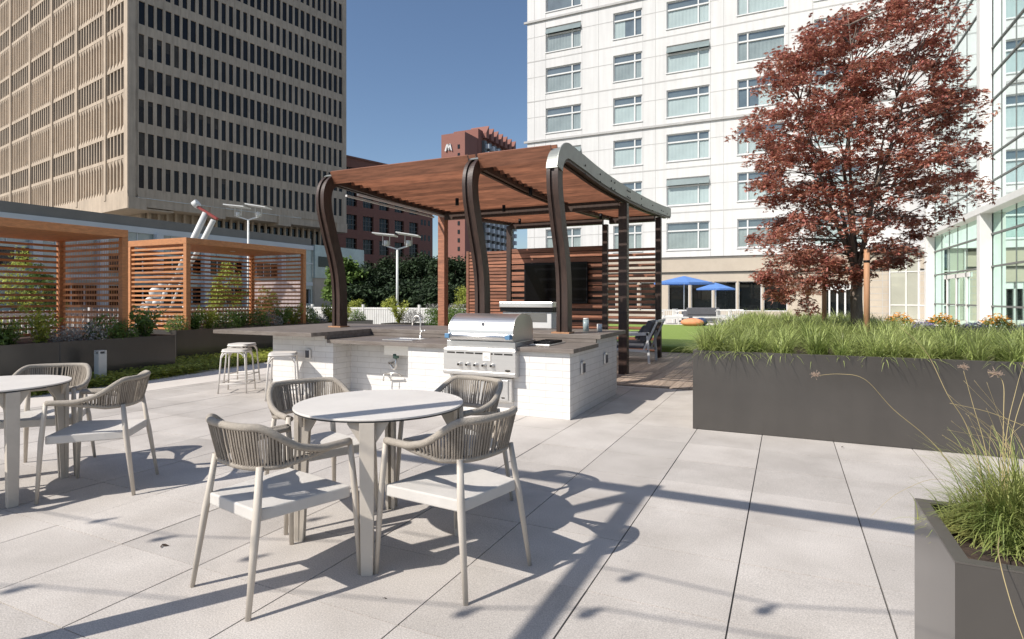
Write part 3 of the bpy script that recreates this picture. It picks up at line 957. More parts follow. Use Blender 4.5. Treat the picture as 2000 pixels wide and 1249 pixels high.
# ---- glass atrium wing at right (faces -X) ----
at = thing("glass_atrium", (7.5, 14, 0), "tall pale glass atrium wing with white columns, right of the red maple", "atrium")
AY0, AY1 = 0.0, 25.6     # local y (world 14 .. 39.6)
AH = 36
glz = MB(); glz.add([(0, AY0, 4.9), (0, AY1, 4.9), (0, AY1, AH), (0, AY0, AH)], [(0, 1, 2, 3)])
glz.build("upper_glazing", M['atrium'], at, fixn=False)
gll = MB(); gll.add([(0, AY0, 0.05), (0, AY1, 0.05), (0, AY1, 4.9), (0, AY0, 4.9)], [(0, 1, 2, 3)])
gll.build("lower_glazing", M['atriumlow'], at, fixn=False)
arc = [(0, 25.6), (-0.15, 26.6), (-0.5, 27.25), (-1.05, 27.65), (-1.85, 27.85)]
ga = MB()
for (xa, ya), (xb, yb) in zip(arc[:-1], arc[1:]):
    ga.add([(xa, ya, 0.05), (xb, yb, 0.05), (xb, yb, 4.2), (xa, ya, 4.2)], [(0, 1, 2, 3)])
ga.build("curved_glazing", glassmat("curved_pale_glass", (0.36, 0.36, 0.30), 0.03, 0.05, 0.1), at, fixn=False)
cb = MB()
for (xa, ya), (xb, yb) in zip(arc[:-1], arc[1:]):
    cb.bar((xa - 0.1, ya, 4.35), (xb - 0.1, yb, 4.35), 0.5, 0.28)
    cb.bar((xa, ya, 2.9), (xb, yb, 2.9), 0.08, 0.05)
    cb.bar((xa, ya, 0.9), (xb, yb, 0.9), 0.08, 0.06)
cb.bar((-1.95, 27.85, 4.35), (-3.6, 27.8, 4.35), 0.5, 0.28)
for (xa, ya) in arc[1:]: cb.box(xa - 0.03, xa + 0.03, ya - 0.08, ya, 0.05, 4.2)
cb.box(-0.45, 0.1, AY0, AY1, 4.75, 5.0)
cb.build("canopy_band", M['white'], at)
for yy in (15.3 - 14 - 0.2, 29.7 - 14, 39.6 - 14 + 0.2, 22.0 - 14):
    c_ = MB(); c_.box(-0.42, -0.02, yy - 0.22, yy + 0.22, 0, AH); c_.build("column", M['white'], at, bevel=0.01)
    c_ = MB(); c_.box(-0.12, -0.01, yy + 0.6, yy + 0.85, 0, 4.7); c_.build("jamb", M['white'], at)
mu_ = MB(); z = 5.0
pat = [0.35, 1.1, 0.75, 0.95]
zz = 5.0; k = 0
while zz < AH:
    mu_.box(-0.05, -0.005, AY0, AY1, zz - 0.028, zz + 0.028); zz += (1.05, 1.05, 2.2)[k % 3]; k += 1
for i in range(17):
    y = AY0 + i * 1.6
    mu_.box(-0.02, -0.005, y - 0.012, y + 0.012, 0.05, AH)
for zz in (1.0, 2.6, 3.9):
    mu_.box(-0.06, -0.006, AY0, AY1, zz - 0.035, zz + 0.035)
mu_.build("mullion_grid", M['mullion'], at)
dr_ = MB(); dr_.box(-0.07, -0.008, 19.0, 19.15, 0, 2.5); dr_.box(-0.07, -0.008, 22.6, 22.75, 0, 2.5); dr_.box(-0.07, -0.008, 20.8, 20.95, 0, 2.5)
dr_.box(-0.07, -0.008, 18.6, 23.2, 2.3, 2.5)
dr_.build("door_frame", M['white'], at)
wl = MB(); wl.add([(12, AY0, AH), (0, AY0, AH), (0, AY1, AH), (12, AY1, AH)], [(0, 1, 2, 3)]); wl.build("roof", M['white'], at)

# ------------------------------------------------------------ kitchen island
isl = thing("kitchen_island", (-3.8, 7.0, 0), "white painted brick outdoor kitchen island with dark stone counters under the curved pergola", "kitchen island")
IX, IY = -3.8, 7.0
def ibox(mb, x0, x1, y0, y1, z0, z1): mb.box(x0 - IX, x1 - IX, y0 - IY, y1 - IY, z0, z1)
mb = MB()
ibox(mb, -5.50, -2.146, 6.379, 6.95, 0, 0.732)        # low run (back of knee recess)
ibox(mb, -4.286, -2.146, 6.03, 6.379, 0, 0.732)       # forward part under grill
ibox(mb, -5.50, -2.146, 6.95, 7.96, 0, 0.828)         # high strip at the back
ibox(mb, -6.606, -5.605, 6.03, 8.1, 0, 0.828)
ibox(mb, -5.605, -5.50, 6.03, 8.1, 0, 0.732)
mb.build("brick_base", M['brickw'], isl)
mb = MB()
ibox(mb, -5.56, -2.085, 5.975, 6.90, 0.735, 0.782)
mb.build("lower_counter", M['counter'], isl, bevel=0.003)
mb = MB()
ibox(mb, -7.42, -5.565, 5.70, 6.90, 0.832, 0.884)
ibox(mb, -7.42, -2.06, 6.90, 8.12, 0.832, 0.884)
ibox(mb, -5.56, -2.12, 6.905, 6.945, 0.7825, 0.8318)
ibox(mb, -5.60, -5.568, 5.98, 6.90, 0.7825, 0.8318)
mb.build("raised_counter", M['counter'], isl, bevel=0.003)
for nm, (x, y, z) in (("outlet_cover", (-2.146, 6.42, 0.53)), ("outlet_cover", (-2.146, 7.35, 0.55))):
    mb = MB(); mb.box(0, 0.035, -0.055, 0.055, -0.075, 0.075)
    oc = mb.build(nm, M['steeldull'], isl, loc=(x - IX, y - IY, z), bevel=0.02)
    mb = MB(); mb.box(0.036, 0.042, -0.03, 0.03, -0.05, 0.05); mb.build("socket", M['cushion'], oc)
mb = MB(); mb.box(-0.05, 0.05, -0.03, 0, -0.07, 0.07)
oc = mb.build("outlet_cover", M['steeldull'], isl, loc=(-5.93 - IX, 6.03 - IY, 0.57), bevel=0.015)
mb = MB(); mb.box(-0.03, 0.03, -0.036, -0.031, -0.05, 0.05); mb.build("socket", M['cushion'], oc)

# sink and tap
sk = thing("sink", (-4.62, 6.45, 0.782), "small stainless sink set in the dark counter left of the grill", "sink")
mb = MB(); mb.box(-0.24, 0.24, -0.2, -0.17, 0.0, 0.006); mb.box(-0.24, 0.24, 0.13, 0.2, 0.0, 0.006); mb.box(-0.24, -0.21, -0.17, 0.13, 0, 0.006); mb.box(0.21, 0.24, -0.17, 0.13, 0, 0.006)
mb.build("rim", M['steel'], sk)
mb = MB(); mb.box(-0.21, 0.21, -0.17, 0.13, 0.0005, 0.0012); mb.build("basin", M['steeldull'], sk)
mb = MB(); mb.box(-0.22, 0.2, -0.18, 0.1, -0.20, -0.048); mb.build("bowl", M['steeldull'], sk)
tp = thing("kitchen_tap", (-4.50, 6.62, 0.784), "slim gooseneck steel tap standing on the sink", "tap")
pts = [(0, 0, 0)] + [(0, 0, 0.16)]
for i in range(13):
    a = math.pi * i / 12
    pts.append((-0.055 + 0.055 * math.cos(a), 0, 0.21 + 0.06 * math.sin(a)))
pts.append((-0.118, 0, 0.15))
pts = [(x * 1.15, y, z * 1.15) for x, y, z in pts]
mb = MB(); mb.tube(pts, 0.0105, 10); mb.cyl((0, 0, 0), 0.02, 0.05, 14)
mb.build("spout", M['steeldull'], tp)
mb = MB(); mb.tube([(0, 0, 0.10), (0.045, -0.01, 0.105)], 0.016, 10); mb.tube([(0.045, -0.01, 0.105), (0.095, -0.02, 0.118)], 0.008, 8)
mb.build("lever", M['steeldull'], tp)
pl = thing("sink_plumbing", (-4.75, 6.3, 0.3), "exposed waste trap and shut-off valves under the sink in the knee recess", "plumbing")
mb = MB(); mb.tube([(0.08, 0, 0.29), (0.08, 0, 0.13), (0.06, 0, 0.10), (0.03, 0.0, 0.10), (0, 0, 0.14), (-0.03, 0, 0.17), (-0.03, 0.1, 0.17)], 0.018, 10)
mb.build("trap", M['steeldull'], pl)
mb = MB(); mb.cyl((0.08, 0, 0.24), 0.04, 0.06, 14); mb.build("strainer", mat("green_strainer", (0.09, 0.16, 0.13), 0.4, 0.3), pl)
mb = MB()
mb.tube([(-0.12, 0.06, 0.02), (-0.1, -0.02, 0.03), (0.12, -0.02, 0.05), (0.14, 0.04, 0.0)], 0.012, 8)
mb.tube([(-0.1, -0.02, 0.03), (-0.11, -0.02, -0.07)], 0.009, 8); mb.tube([(0.02, -0.02, 0.04), (0.01, -0.02, -0.06)], 0.007, 8)
mb.build("valve_pipe", M['steeldull'], pl)
mb = MB(); mb.tube([(0.33, 0.02, 0.43), (0.33, 0.02, 0.24), (0.29, 0.02, 0.20)], 0.014, 8); mb.box(0.30, 0.36, -0.02, 0.05, 0.18, 0.25); mb.build("supply_valve", M['knob'], pl)

# ------------------------------------------------------------ built-in grill
GX0, GX1 = -3.70, -2.74
gr = thing("gas_grill", (-3.22, 5.93, 0.44), "large stainless gas grill with closed hood built into the front of the brick island", "grill")
gw = (GX1 - GX0) / 2 - 0.01
def qz(z): return z - 0.44
mb = MB()
mb.prism([(-0.02, qz(0.44)), (-0.02, qz(0.735)), (0.0, qz(0.755)), (0.10, qz(0.755)), (0.10, qz(0.44))], -gw, gw, 'x')
mb.box(-gw + 0.0, gw - 0.0, -0.035, -0.0205, qz(0.455), qz(0.49))
mb.build("control_panel", M['steeldull'], gr, bevel=0.004)
mb = MB(); mb.box(-gw + 0.02, gw - 0.02, 0.02, 0.62, qz(0.756), qz(0.835)); mb.build("firebox", M['steel'], gr, bevel=0.004)
prof = []
z0 = qz(0.838)
prof = [(0.03, z0), (0.01, z0 + 0.012), (0.005, z0 + 0.06), (0.02, z0 + 0.085)]
for i in range(13):
    t = i / 12
    a = math.pi * (1.0 - 0.55 * t)
    prof.append((0.30 + 0.285 * math.cos(a) * (1), z0 + 0.088 + 0.225 * math.sin(a) ** 0.9 if math.sin(a) > 0 else z0 + 0.088))
prof += [(0.50, z0 + 0.295), (0.58, z0 + 0.20), (0.60, z0 + 0.0)]
mb = MB(); mb.prism(prof, -gw + 0.06, gw - 0.06, 'x', smooth=False)
hd = mb.build("hood", M['steel'], gr)
mb = MB()
ep = [(y * 1.0 - 0.004, z + 0.004) for y, z in prof]
mb.prism(ep, -gw + 0.045, -gw + 0.0595, 'x'); mb.build("end_cap", M['steel'], gr)
mb = MB(); mb.prism(ep, gw - 0.0595, gw - 0.045, 'x'); mb.build("end_cap", M['steeldull'], gr)
mb = MB(); mb.tube([(-gw + 0.10, -0.05, z0 + 0.055), (gw - 0.10, -0.05, z0 + 0.055)], 0.019, 12); hb = mb.build("handle", M['steel'], gr)
for sx in (-1, 1):
    mb = MB(); mb.box(sx * (gw - 0.075) - 0.03, sx * (gw - 0.075) + 0.03, -0.075, 0.004, z0 + 0.03, z0 + 0.085)
    mb.build("handle_cover", M['bluetape'], hb, bevel=0.006)
mb = MB()
mb.tube([(0.03, 0.055, z0 + 0.19), (0.03, 0.035, z0 + 0.195)], 0.028, 16)
mb.build("thermometer", M['steeldull'], gr)
mb = MB(); mb.tube([(0.03, 0.036, z0 + 0.195), (0.03, 0.030, z0 + 0.197)], 0.020, 16); mb.build("dial", M['cushion'], gr)
for i in range(5):
    x = -0.245 + i * 0.107
    mb = MB(); mb.tube([(x, -0.021, qz(0.565)), (x, -0.036, qz(0.565))], 0.028, 16); mb.tube([(x, -0.036, qz(0.565)), (x, -0.064, qz(0.565))], [0.021, 0.017], 16)
    k = mb.build("knob", M['steeldull'], gr)
    mb = MB(); mb.tube([(x, -0.0642, qz(0.565)), (x, -0.067, qz(0.565))], 0.0145, 12); mb.build("knob_cap", M['knob'], k)
mb = MB()
x = -gw + 0.05
while x < gw - 0.08:
    mb.box(x, x + 0.105, -0.024, -0.0212, qz(0.690), qz(0.706)); x += 0.125
mb.build("vent_slots", M['knob'], gr)
mb = MB(); mb.box(0.06, 0.16, -0.028, -0.0245, qz(0.615), qz(0.71)); mb.build("paper_tag", M['whitepaper'], gr)
mb = MB(); mb.box(0.075, 0.145, -0.0292, -0.0284, qz(0.648), qz(0.653)); mb.box(0.075, 0.125, -0.0292, -0.0284, qz(0.668), qz(0.671)); mb.build("tag_print", M['cushion'], gr)
mb = MB(); mb.sphere((0.375, -0.022, qz(0.515)), 0.035, 16, (1, 0.12, 0.38)); mb.build("badge", M['knob'], gr)
gd = thing("access_drawer", (-3.22, 6.03, 0.15), "stainless door and drawer unit below the grill", "drawer unit")
mb = MB(); mb.box(-0.40, 0.40, -0.07, 0.0, 0, 0.27); mb.build("surround", M['steeldull'], gd, bevel=0.004)
mb = MB(); mb.box(-0.35, -0.03, -0.085, -0.0705, 0.02, 0.25); mb.build("door", M['steeldull'], gd, bevel=0.003)
mb = MB(); mb.box(0.0, 0.36, -0.085, -0.0705, 0.02, 0.25); mb.build("drawer", M['steel'], gd, bevel=0.003)
mb = MB(); mb.box(0.09, 0.27, -0.12, -0.108, 0.18, 0.20); mb.box(0.10, 0.115, -0.11, -0.0855, 0.183, 0.197); mb.box(0.245, 0.26, -0.11, -0.0855, 0.183, 0.197); mb.build("handle", M['steeldull'], gd)
mb = MB(); mb.box(-0.10, -0.085, -0.12, -0.108, 0.06, 0.18); mb.box(-0.10, -0.085, -0.11, -0.0855, 0.06, 0.075); mb.box(-0.10, -0.085, -0.11, -0.0855, 0.165, 0.18); mb.build("handle", M['steeldull'], gd)
mb = MB(); mb.sphere((0.30, -0.086, 0.05), 0.025, 12, (1, 0.1, 0.4)); mb.build("badge", M['knob'], gd)
sb = thing("side_burner", (-2.60, 6.52, 0.783), "black iron side burner on the counter right of the grill", "burner")
mb = MB(); mb.box(-0.12, 0.13, -0.28, 0.26, 0, 0.016); mb.build("tray", M['steeldull'], sb, bevel=0.004)
mb = MB()
for i in range(5): mb.box(-0.10, 0.11, -0.2 + i * 0.09, -0.185 + i * 0.09, 0.018, 0.045)
mb.box(-0.10, -0.085, -0.21, 0.19, 0.018, 0.044); mb.box(0.095, 0.11, -0.21, 0.19, 0.018, 0.044)
mb.build("grate", M['black'], sb)

# second grill seen from behind
g2 = thing("cart_grill", (-3.70, 8.62, 0), "white-backed stainless grill with flat lid, standing behind the island in front of the screen", "grill")
mb = MB(); mb.box(-0.42, 0.42, -0.25, 0.3, 0.05, 1.12); mb.build("cabinet", M['white'], g2, bevel=0.01)
mb = MB(); mb.box(-0.46, 0.46, -0.30, 0.34, 1.185, 1.275); mb.build("lid", M['steel'], g2, bevel=0.012)
mb = MB(); mb.box(-0.45, 0.45, -0.28, 0.32, 1.125, 1.183); mb.build("gap_trim", M['black'], g2)
mb = MB()
for i in range(7): mb.box(-0.02, 0.34, -0.262, -0.2505, 0.97 + i * 0.02, 0.98 + i * 0.02)
mb.build("vent_slots", M['annexgrey'], g2)
jar = thing("glass_jar", (-2.46, 7.55, 0.884), "small glass jar on the raised counter beside the right rib", "jar")
mb = MB(); mb.cyl((0, 0, 0), 0.04, 0.16, 16); mb.build("jar_body", M['annexpanel'], jar)
mb = MB(); mb.cyl((0, 0, 0.161), 0.036, 0.02, 16); mb.build("lid", M['white'], jar)
mb = MB(); mb.cyl((0.16, 0.1, 0), 0.035, 0.10, 16)
cupo = mb.build("cup", M['white'], None, loc=(-2.46, 7.55, 0.884)); tag(cupo, "white cup on the raised counter right of the glass jar", "cup")

# ------------------------------------------------------------ pergola over the kitchen
pg = thing("pergola", (-4.42, 10.0, 0), "large dark timber pergola with three curved ribs and a slatted roof over the kitchen", "pergola")
PXo, PYo = -4.42, 10.0
base_path = [(7.02, 0.90), (7.02, 1.25), (7.01, 1.50), (6.98, 1.72), (6.91, 1.98), (6.83, 2.20), (6.76, 2.42), (6.70, 2.62), (6.68, 2.76), (6.68, 2.87), (6.70, 2.96), (6.745, 3.04), (6.81, 3.095), (6.89, 3.13), (6.99, 3.145), (7.12, 3.14), (7.6, 3.125), (8.2, 3.10), (8.9, 3.09), (10.0, 3.10), (11.5, 3.15), (13.0, 3.23), (14.1, 3.31)]
path = []
for i in range(len(base_path) - 1):
    q = [base_path[max(i - 1, 0)], base_path[i], base_path[i + 1], base_path[min(i + 2, len(base_path) - 1)]]
    for t in (0, 1 / 3, 2 / 3):
        path.append(tuple(0.5 * (2 * q[1][c] + (q[2][c] - q[0][c]) * t + (2 * q[0][c] - 5 * q[1][c] + 4 * q[2][c] - q[3][c]) * t * t + (-q[0][c] + 3 * q[1][c] - 3 * q[2][c] + q[3][c]) * t ** 3) for c in (0, 1)))
path.append(base_path[-1])
def offset_path(path, off):
    out = []
    for i, p in enumerate(path):
        a = path[max(i - 1, 0)]; b = path[min(i + 1, len(path) - 1)]
        dy, dz = b[0] - a[0], b[1] - a[1]; L = math.hypot(dy, dz)
        out.append((p[0] - dz / L * off, p[1] + dy / L * off))
    return out
def rib_plate(mb, x0, x1, oin, oout, i0=0, i1=None):
    i1 = i1 or len(path)
    A = offset_path(path, oout)[i0:i1]; B = offset_path(path, oin)[i0:i1]
    n = len(A)
    vs = []
    for x in (x0, x1):
        for y, z in A: vs.append((x, y - PYo, z))
        for y, z in B: vs.append((x, y - PYo, z))
    fs = []
    for i in range(n - 1):
        fs.append((i, i + 1, n + i + 1, n + i)); fs.append((2 * n + i, 3 * n + i, 3 * n + i + 1, 2 * n + i + 1))
        fs.append((i, 2 * n + i, 2 * n + i + 1, i + 1)); fs.append((n + i, n + i + 1, 3 * n + i + 1, 3 * n + i))
    fs += [(0, n, 3 * n, 2 * n), (n - 1, 3 * n - 1, 4 * n - 1, 2 * n - 1)]
    mb.add(vs, fs)
ribX = [-6.27, -3.76, -2.577]
for k, rx in enumerate(ribX):
    x = rx - PXo
    mb = MB()
    rib_plate(mb, x - 0.075, x - 0.028, -0.085, 0.085); rib_plate(mb, x + 0.028, x + 0.075, -0.085, 0.085)
    rib_plate(mb, x - 0.027, x + 0.027, -0.06, 0.06)
    rb = mb.build("rib", M['timber'], pg)
    mb = MB(); mb.box(x - 0.14, x + 0.10, 6.92 - PYo, 7.13 - PYo, 0.886, 0.905); mb.build("foot_plate", M['stake'], rb)
    mb = MB(); rib_plate(mb, x - 0.078, x + 0.078, 0.087, 0.096, 28 if k == 2 else 36, 48); mb.build("metal_cap", M['galv'], rb)
# galvanised side plate on the right edge
mb = MB(); rib_plate(mb, 1.843 + 0.0765, 1.843 + 0.09, -0.045, 0.15, 28)
sp_ = mb.build("side_plate", M['galv'], pg)
mb = MB()
for y in (7.6, 8.3, 8.9, 9.1, 9.9, 10.0, 10.1, 11.0, 12, 12.9, 13.1, 13.6):
    for z in (3.06, 3.17): mb.tube([(1.843 + 0.091, y - PYo, z + (y - 9) * 0.02), (1.843 + 0.10, y - PYo, z + (y - 9) * 0.02)], 0.014, 8)
mb.build("bolts", M['black'], sp_)
# roof blades (about 34 per bay, each a board)
def roof_z(y):
    for i in range(42, len(path) - 1):
        if path[i][0] <= y <= path[i + 1][0]:
            t = (y - path[i][0]) / (path[i + 1][0] - path[i][0]); return path[i][1] + t * (path[i + 1][1] - path[i][1])
    return path[-1][1]
for b in range(2):
    xa = ribX[b] + 0.077 - PXo; xb = ribX[b + 1] - 0.077 - PXo
    y = 6.80; k = 0
    while y < 14.1:
        z = roof_z(max(y, 6.995)) + 0.065 - (0.05 if y < 6.9 else 0)
        c = Vector((0, y - PYo, z))
        mb = MB()
        ln = 0.19 if y < 7.5 else 0.24; th = 0.035
        a = R(118 if y < 6.9 else 108)
        if y >= 7.5: z += 0.02
        dy, dz = math.cos(a), math.sin(a)
        hw = ln / 2
        pts = [(y - PYo - dy * hw, z - dz * hw), (y - PYo + dy * hw, z + dz * hw), (y - PYo + dy * hw - dz * th, z + dz * hw + dy * th), (y - PYo - dy * hw - dz * th, z - dz * hw + dy * th)]
        mb.prism(pts, xa, xb, 'x')
        mb.build("roof_board", M['wood'], pg)
        y += 0.205; k += 1
mb = MB(); mb.box(ribX[0] - PXo + 0.077, ribX[2] - PXo - 0.077, 6.83 - PYo, 6.87 - PYo, 3.02, 3.24)
for b in range(2):
    pass
# cross beams
for y in (10.0, 13.05):
    mb = MB(); mb.box(ribX[0] - PXo + 0.08, ribX[1] - PXo - 0.08, y - PYo - 0.06, y - PYo + 0.06, roof_z(y) - 0.2, roof_z(y) - 0.06)
    mb.box(ribX[1] - PXo + 0.08, ribX[2] - PXo - 0.08, y - PYo - 0.06, y - PYo + 0.06, roof_z(y) - 0.2, roof_z(y) - 0.06)
    mb.build("cross_beam", M['timber'], pg)
for (x, y, s) in ((-6.27, 10.02, 0.15), (-2.577, 10.02, 0.15), (-6.24, 13.07, 0.12), (-3.79, 13.07, 0.12), (-2.577, 13.07, 0.12)):
    mb = MB(); mb.box(x - PXo - s / 2, x - PXo + s / 2, y - PYo - s / 2, y - PYo + s / 2, 0.012, roof_z(y) - 0.205 if abs(x + 3.79) < 0.1 else roof_z(y) - 0.112)
    mb.build("post", M['wood'] if x < -6 and y < 11 else M['timber'], pg, bevel=0.004)  # sunlit front-left post coloured lighter, shaded posts coloured dark
for xo in (-0.115, 0.115):
    mb = MB(); mb.bar((ribX[0] - PXo + xo, 7.3 - PYo, 2.975), (ribX[0] - PXo + xo, 9.85 - PYo, 2.95), 0.035, 0.03)
    mb.build("linear_light", M['white'], pg)
for (x, y) in ((-5.1, 8.6), (-3.6, 8.3), (-5.2, 11.4), (-3.4, 11.4), (-4.7, 9.6)):
    mb = MB(); mb.tube([(x - PXo, y - PYo, 3.04), (x - PXo, y - PYo, 2.92)], 0.03, 12); mb.build("spot_lamp", M['black'], pg)

# ------------------------------------------------------------ slatted privacy screen with TV
sc_ = thing("privacy_screen", (-4.97, 13.07, 0), "dark brown horizontal board screen wall behind the pergola carrying a television", "screen wall")
SX, SY = -4.97, 13.07
bt_ = [(-7.37, -6.31, 0.062, 0.085), (-6.17, -3.86, 0.105, 0.135), (-3.72, -2.65, 0.066, 0.118)]
for si, (xa, xb, hh, pitch) in enumerate(bt_):
    z = 0.15; k = 0
    while z < 2.50:
        h = hh if si != 1 else rnd.choice((0.07, 0.10, 0.115))
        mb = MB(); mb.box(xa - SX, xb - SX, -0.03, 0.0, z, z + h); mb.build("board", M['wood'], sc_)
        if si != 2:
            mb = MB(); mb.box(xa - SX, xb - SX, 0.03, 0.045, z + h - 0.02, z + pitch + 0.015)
            if z < 2.36: mb.build("back_board", M['timber'], sc_)  # dark colour puts the shade of the gaps into the back boards
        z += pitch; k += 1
for x in (-7.4,):
    mb = MB(); mb.box(x - SX - 0.05, x - SX + 0.02, -0.05, 0.05, 0, 2.53); mb.build("end_post", M['wood'], sc_)
# side return of the screen
tvt = thing("television", (-4.97, 12.94, 1.70), "large black flat television hung on the slatted screen wall", "television")
mb = MB(); mb.box(-0.80, 0.80, -0.04, 0.05, -0.50, 0.48); mb.build("casing", M['black'], tvt, bevel=0.01)
mb = MB(); mb.box(-0.765, 0.765, -0.046, -0.0405, -0.45, 0.42); mb.build("screen", M['tvscreen'], tvt)

# ------------------------------------------------------------ bar stools
stl = thing("bar_stool", (-7.1, 5.84, 0), "pale metal bar stool nearest us under the left end of the bar counter", "bar stool", "backless bar stools around the bar")
SZ = 0.615
mb = MB(); 
prof = []
def rsq(hw, r, n=6):
    out = []
    for cx, cy, a0 in ((hw - r, hw - r, 0), (-hw + r, hw - r, 90), (-hw + r, -hw + r, 180), (hw - r, -hw + r, 270)):
        for i in range(n + 1):
            a = R(a0 + 90 * i / n); out.append((cx + r * math.cos(a), cy + r * math.sin(a)))
    return out
mb.prism(rsq(0.165, 0.06), SZ - 0.022, SZ, 'z'); mb.build("seat", M['stool'], stl, bevel=0.004)
mb = MB(); mb.tube([(x, y, SZ - 0.03) for x, y in rsq(0.165, 0.06, 4)], 0.011, 8, closed=True); mb.build("seat_rim", M['stool'], stl)
for sx in (-1, 1):
    for sy in (-1, 1):
        mb = MB()
        pts = [(sx * 0.10, sy * 0.10, SZ - 0.035), (sx * 0.14, sy * 0.14, SZ - 0.05), (sx * 0.158, sy * 0.158, SZ - 0.09), (sx * 0.165, sy * 0.165, SZ - 0.2), (sx * 0.19, sy * 0.19, 0)]
        mb.tube(pts, 0.0115, 8)
        mb.build("leg", M['stool'], stl)
mb = MB(); br2 = MB()
for a, b in (((-1, -1), (1, -1)), ((1, -1), (1, 1)), ((1, 1), (-1, 1)), ((-1, 1), (-1, -1))):
    f = 0.182
    mb.tube([(a[0] * f, a[1] * f, 0.135), (b[0] * f, b[1] * f, 0.135)], 0.009, 8)
    # arches beneath seat
    p = []
    for i in range(9):
        t = i / 8
        x = a[0] * 0.163 * (1 - t) + b[0] * 0.163 * t; y = a[1] * 0.163 * (1 - t) + b[1] * 0.163 * t
        p.append((x, y, SZ - 0.13 + 0.09 * (1 - (2 * t - 1) ** 4)))
    br2.tube(p, 0.009, 8)
mb.build("foot_ring", M['stool'], stl); br2.build("seat_brace", M['stool'], stl)
stl.rotation_euler[2] = R(32)
dup(stl, (-7.85, 6.55, 0), R(20), "pale metal bar stool leftmost, under the tip of the bar counter")
dup(stl, (-7.62, 7.45, 0), R(10), "pale metal bar stool half hidden behind the brick base, farthest of the row")
dup(stl, (-6.08, 5.72, 0), R(40), "pale metal bar stool standing in front of the brick base of the bar")

# ------------------------------------------------------------ dining chairs
CH = thing("dining_chair", (0, 0, 0), "x", "chair", "woven-back dining chairs around the tables")
def rim_pt(s, top):
    """s in [-1,1] along the U from left arm front to right arm front"""
    a = abs(s)
    hw = 0.262 if top else 0.245
    back = 0.265 if top else 0.225
    L1 = 0.30
    if a > 1 - L1:
        t = (1 - a) / L1
        x = hw * (0.985 + 0.015 * t); y = 0.225 - t * 0.215
    else:
        t = (1 - L1 - a) / (1 - L1)          # 0 at side, 1 at back centre
        th = t * math.pi / 2
        e = 0.72
        x = hw * (max(math.cos(th), 0) ** e); y = 0.01 - (back + 0.01) * (math.sin(th) ** e)
    lift = max(0, min(1, (1 - a - 0.20) / 0.50)); lift = lift * lift * (3 - 2 * lift)
    if top:
        z = 0.648 + 0.135 * lift
    else:
        z = 0.642 - 0.040 * max(0, min(1, (1 - a - 0.12) / 0.35))
        x *= (1 - 0.07 * lift)
    return Vector(((1 if s > 0 else -1) * x, y, z))
S_ = [(-1 + 2 * i / 64) for i in range(65)]
mb = MB()
mb.tube([rim_pt(s, True) for s in S_], 0.0175, 10)
mb.build("top_rim", M['rimcord'], CH)
mb = MB()
mb.tube([rim_pt(s, False) for s in S_], 0.0155, 10)
mb.build("lower_rim", M['rimcord'], CH)
mb = MB()
N_ = 128
rc = random.Random(3)
for i in range(N_):
    s = -0.86 + 1.72 * i / (N_ - 1)
    a = rim_pt(s, True); b = rim_pt(s + rc.uniform(-0.004, 0.004), False)
    if (a - b).length < 0.02: continue
    c = Vector((0, 0, 0)); out = Vector((a.x, a.y, 0)).normalized()
    side = 1 if i % 2 else -1
    a2 = a + out * 0.011 * side + Vector((0, 0, 0.002)); b2 = b + out * 0.010 * side
    tang = Vector((-out.y, out.x, 0))
    wd = rc.uniform(0.0066, 0.0088)
    mid = (a2 + b2) / 2 + out * rc.uniform(-0.002, 0.004)
    mb.bar(a2, mid, wd, 0.005, up=out); mb.bar(mid, b2, wd, 0.005, up=out)
mb.build("woven_back", M['cord'], CH)
mb = MB()
sp = [(-0.200, -0.222), (0.200, -0.222), (0.256, 0.232), (-0.256, 0.232)]
prof_z = [0.372, 0.43]
vs = []
n_ = 8
for zi, zz in enumerate((0.376, 0.432)):
    for (x, y) in sp: vs.append((x, y, zz - (0.0 if zi == 0 else 0.0)))
vs.append((0, 0, 0.424))
mb.add(vs, [(0, 1, 5, 4), (1, 2, 6, 5), (2, 3, 7, 6), (3, 0, 4, 7), (3, 2, 1, 0), (4, 5, 8), (5, 6, 8), (6, 7, 8), (7, 4, 8)])
mb.build("seat", M['seat'], CH, bevel=0.007)
for sx in (-1, 1):
    mb = MB(); mb.tube([(sx * 0.285, 0.265, 0), (sx * 0.270, 0.248, 0.39), (sx * 0.262, 0.238, 0.52), (sx * 0.257, 0.226, 0.655)], [0.012, 0.0185, 0.0175, 0.0145], 12, flat=0.85)
    mb.build("front_leg", M['frame'], CH)
    mb = MB(); mb.tube([(sx * 0.240, -0.278, 0), (sx * 0.214, -0.229, 0.36), (sx * 0.206, -0.218, 0.43), (sx * 0.188, -0.196, 0.61)], [0.012, 0.019, 0.0185, 0.0155], 12, flat=0.85)
    mb.build("rear_leg", M['frame'], CH)
CG = "woven-back dining chairs around the tables"
def place(c, ang, label, first=False):
    if first:
        CH.location = (c[0], c[1], 0); CH.rotation_euler = (0, 0, R(ang - 90)); CH["label"] = label; return CH
    return dup(CH, (c[0], c[1], 0), R(ang - 90), label, CG)
place((-2.205, 2.035), 79, "woven-back chair nearest us in front of the left side of the centre table", True)
place((-1.487, 2.50), 168, "woven-back chair at the right side of the centre table, its back to the right planter")
place((-2.69, 2.80), -24, "woven-back chair behind the left side of the centre table, facing right")
place((-1.945, 3.27), -103, "woven-back chair behind the centre table, in front of the grill drawers")
place((-4.38, 2.484), 220, "woven-back chair standing right of the left table, seen from its side")
place((-5.24, 2.56), -46, "woven-back chair behind the left table in front of the planter wall")
place((-4.86, 1.60), 82, "woven-back chair at the left photo edge with only one leg showing")

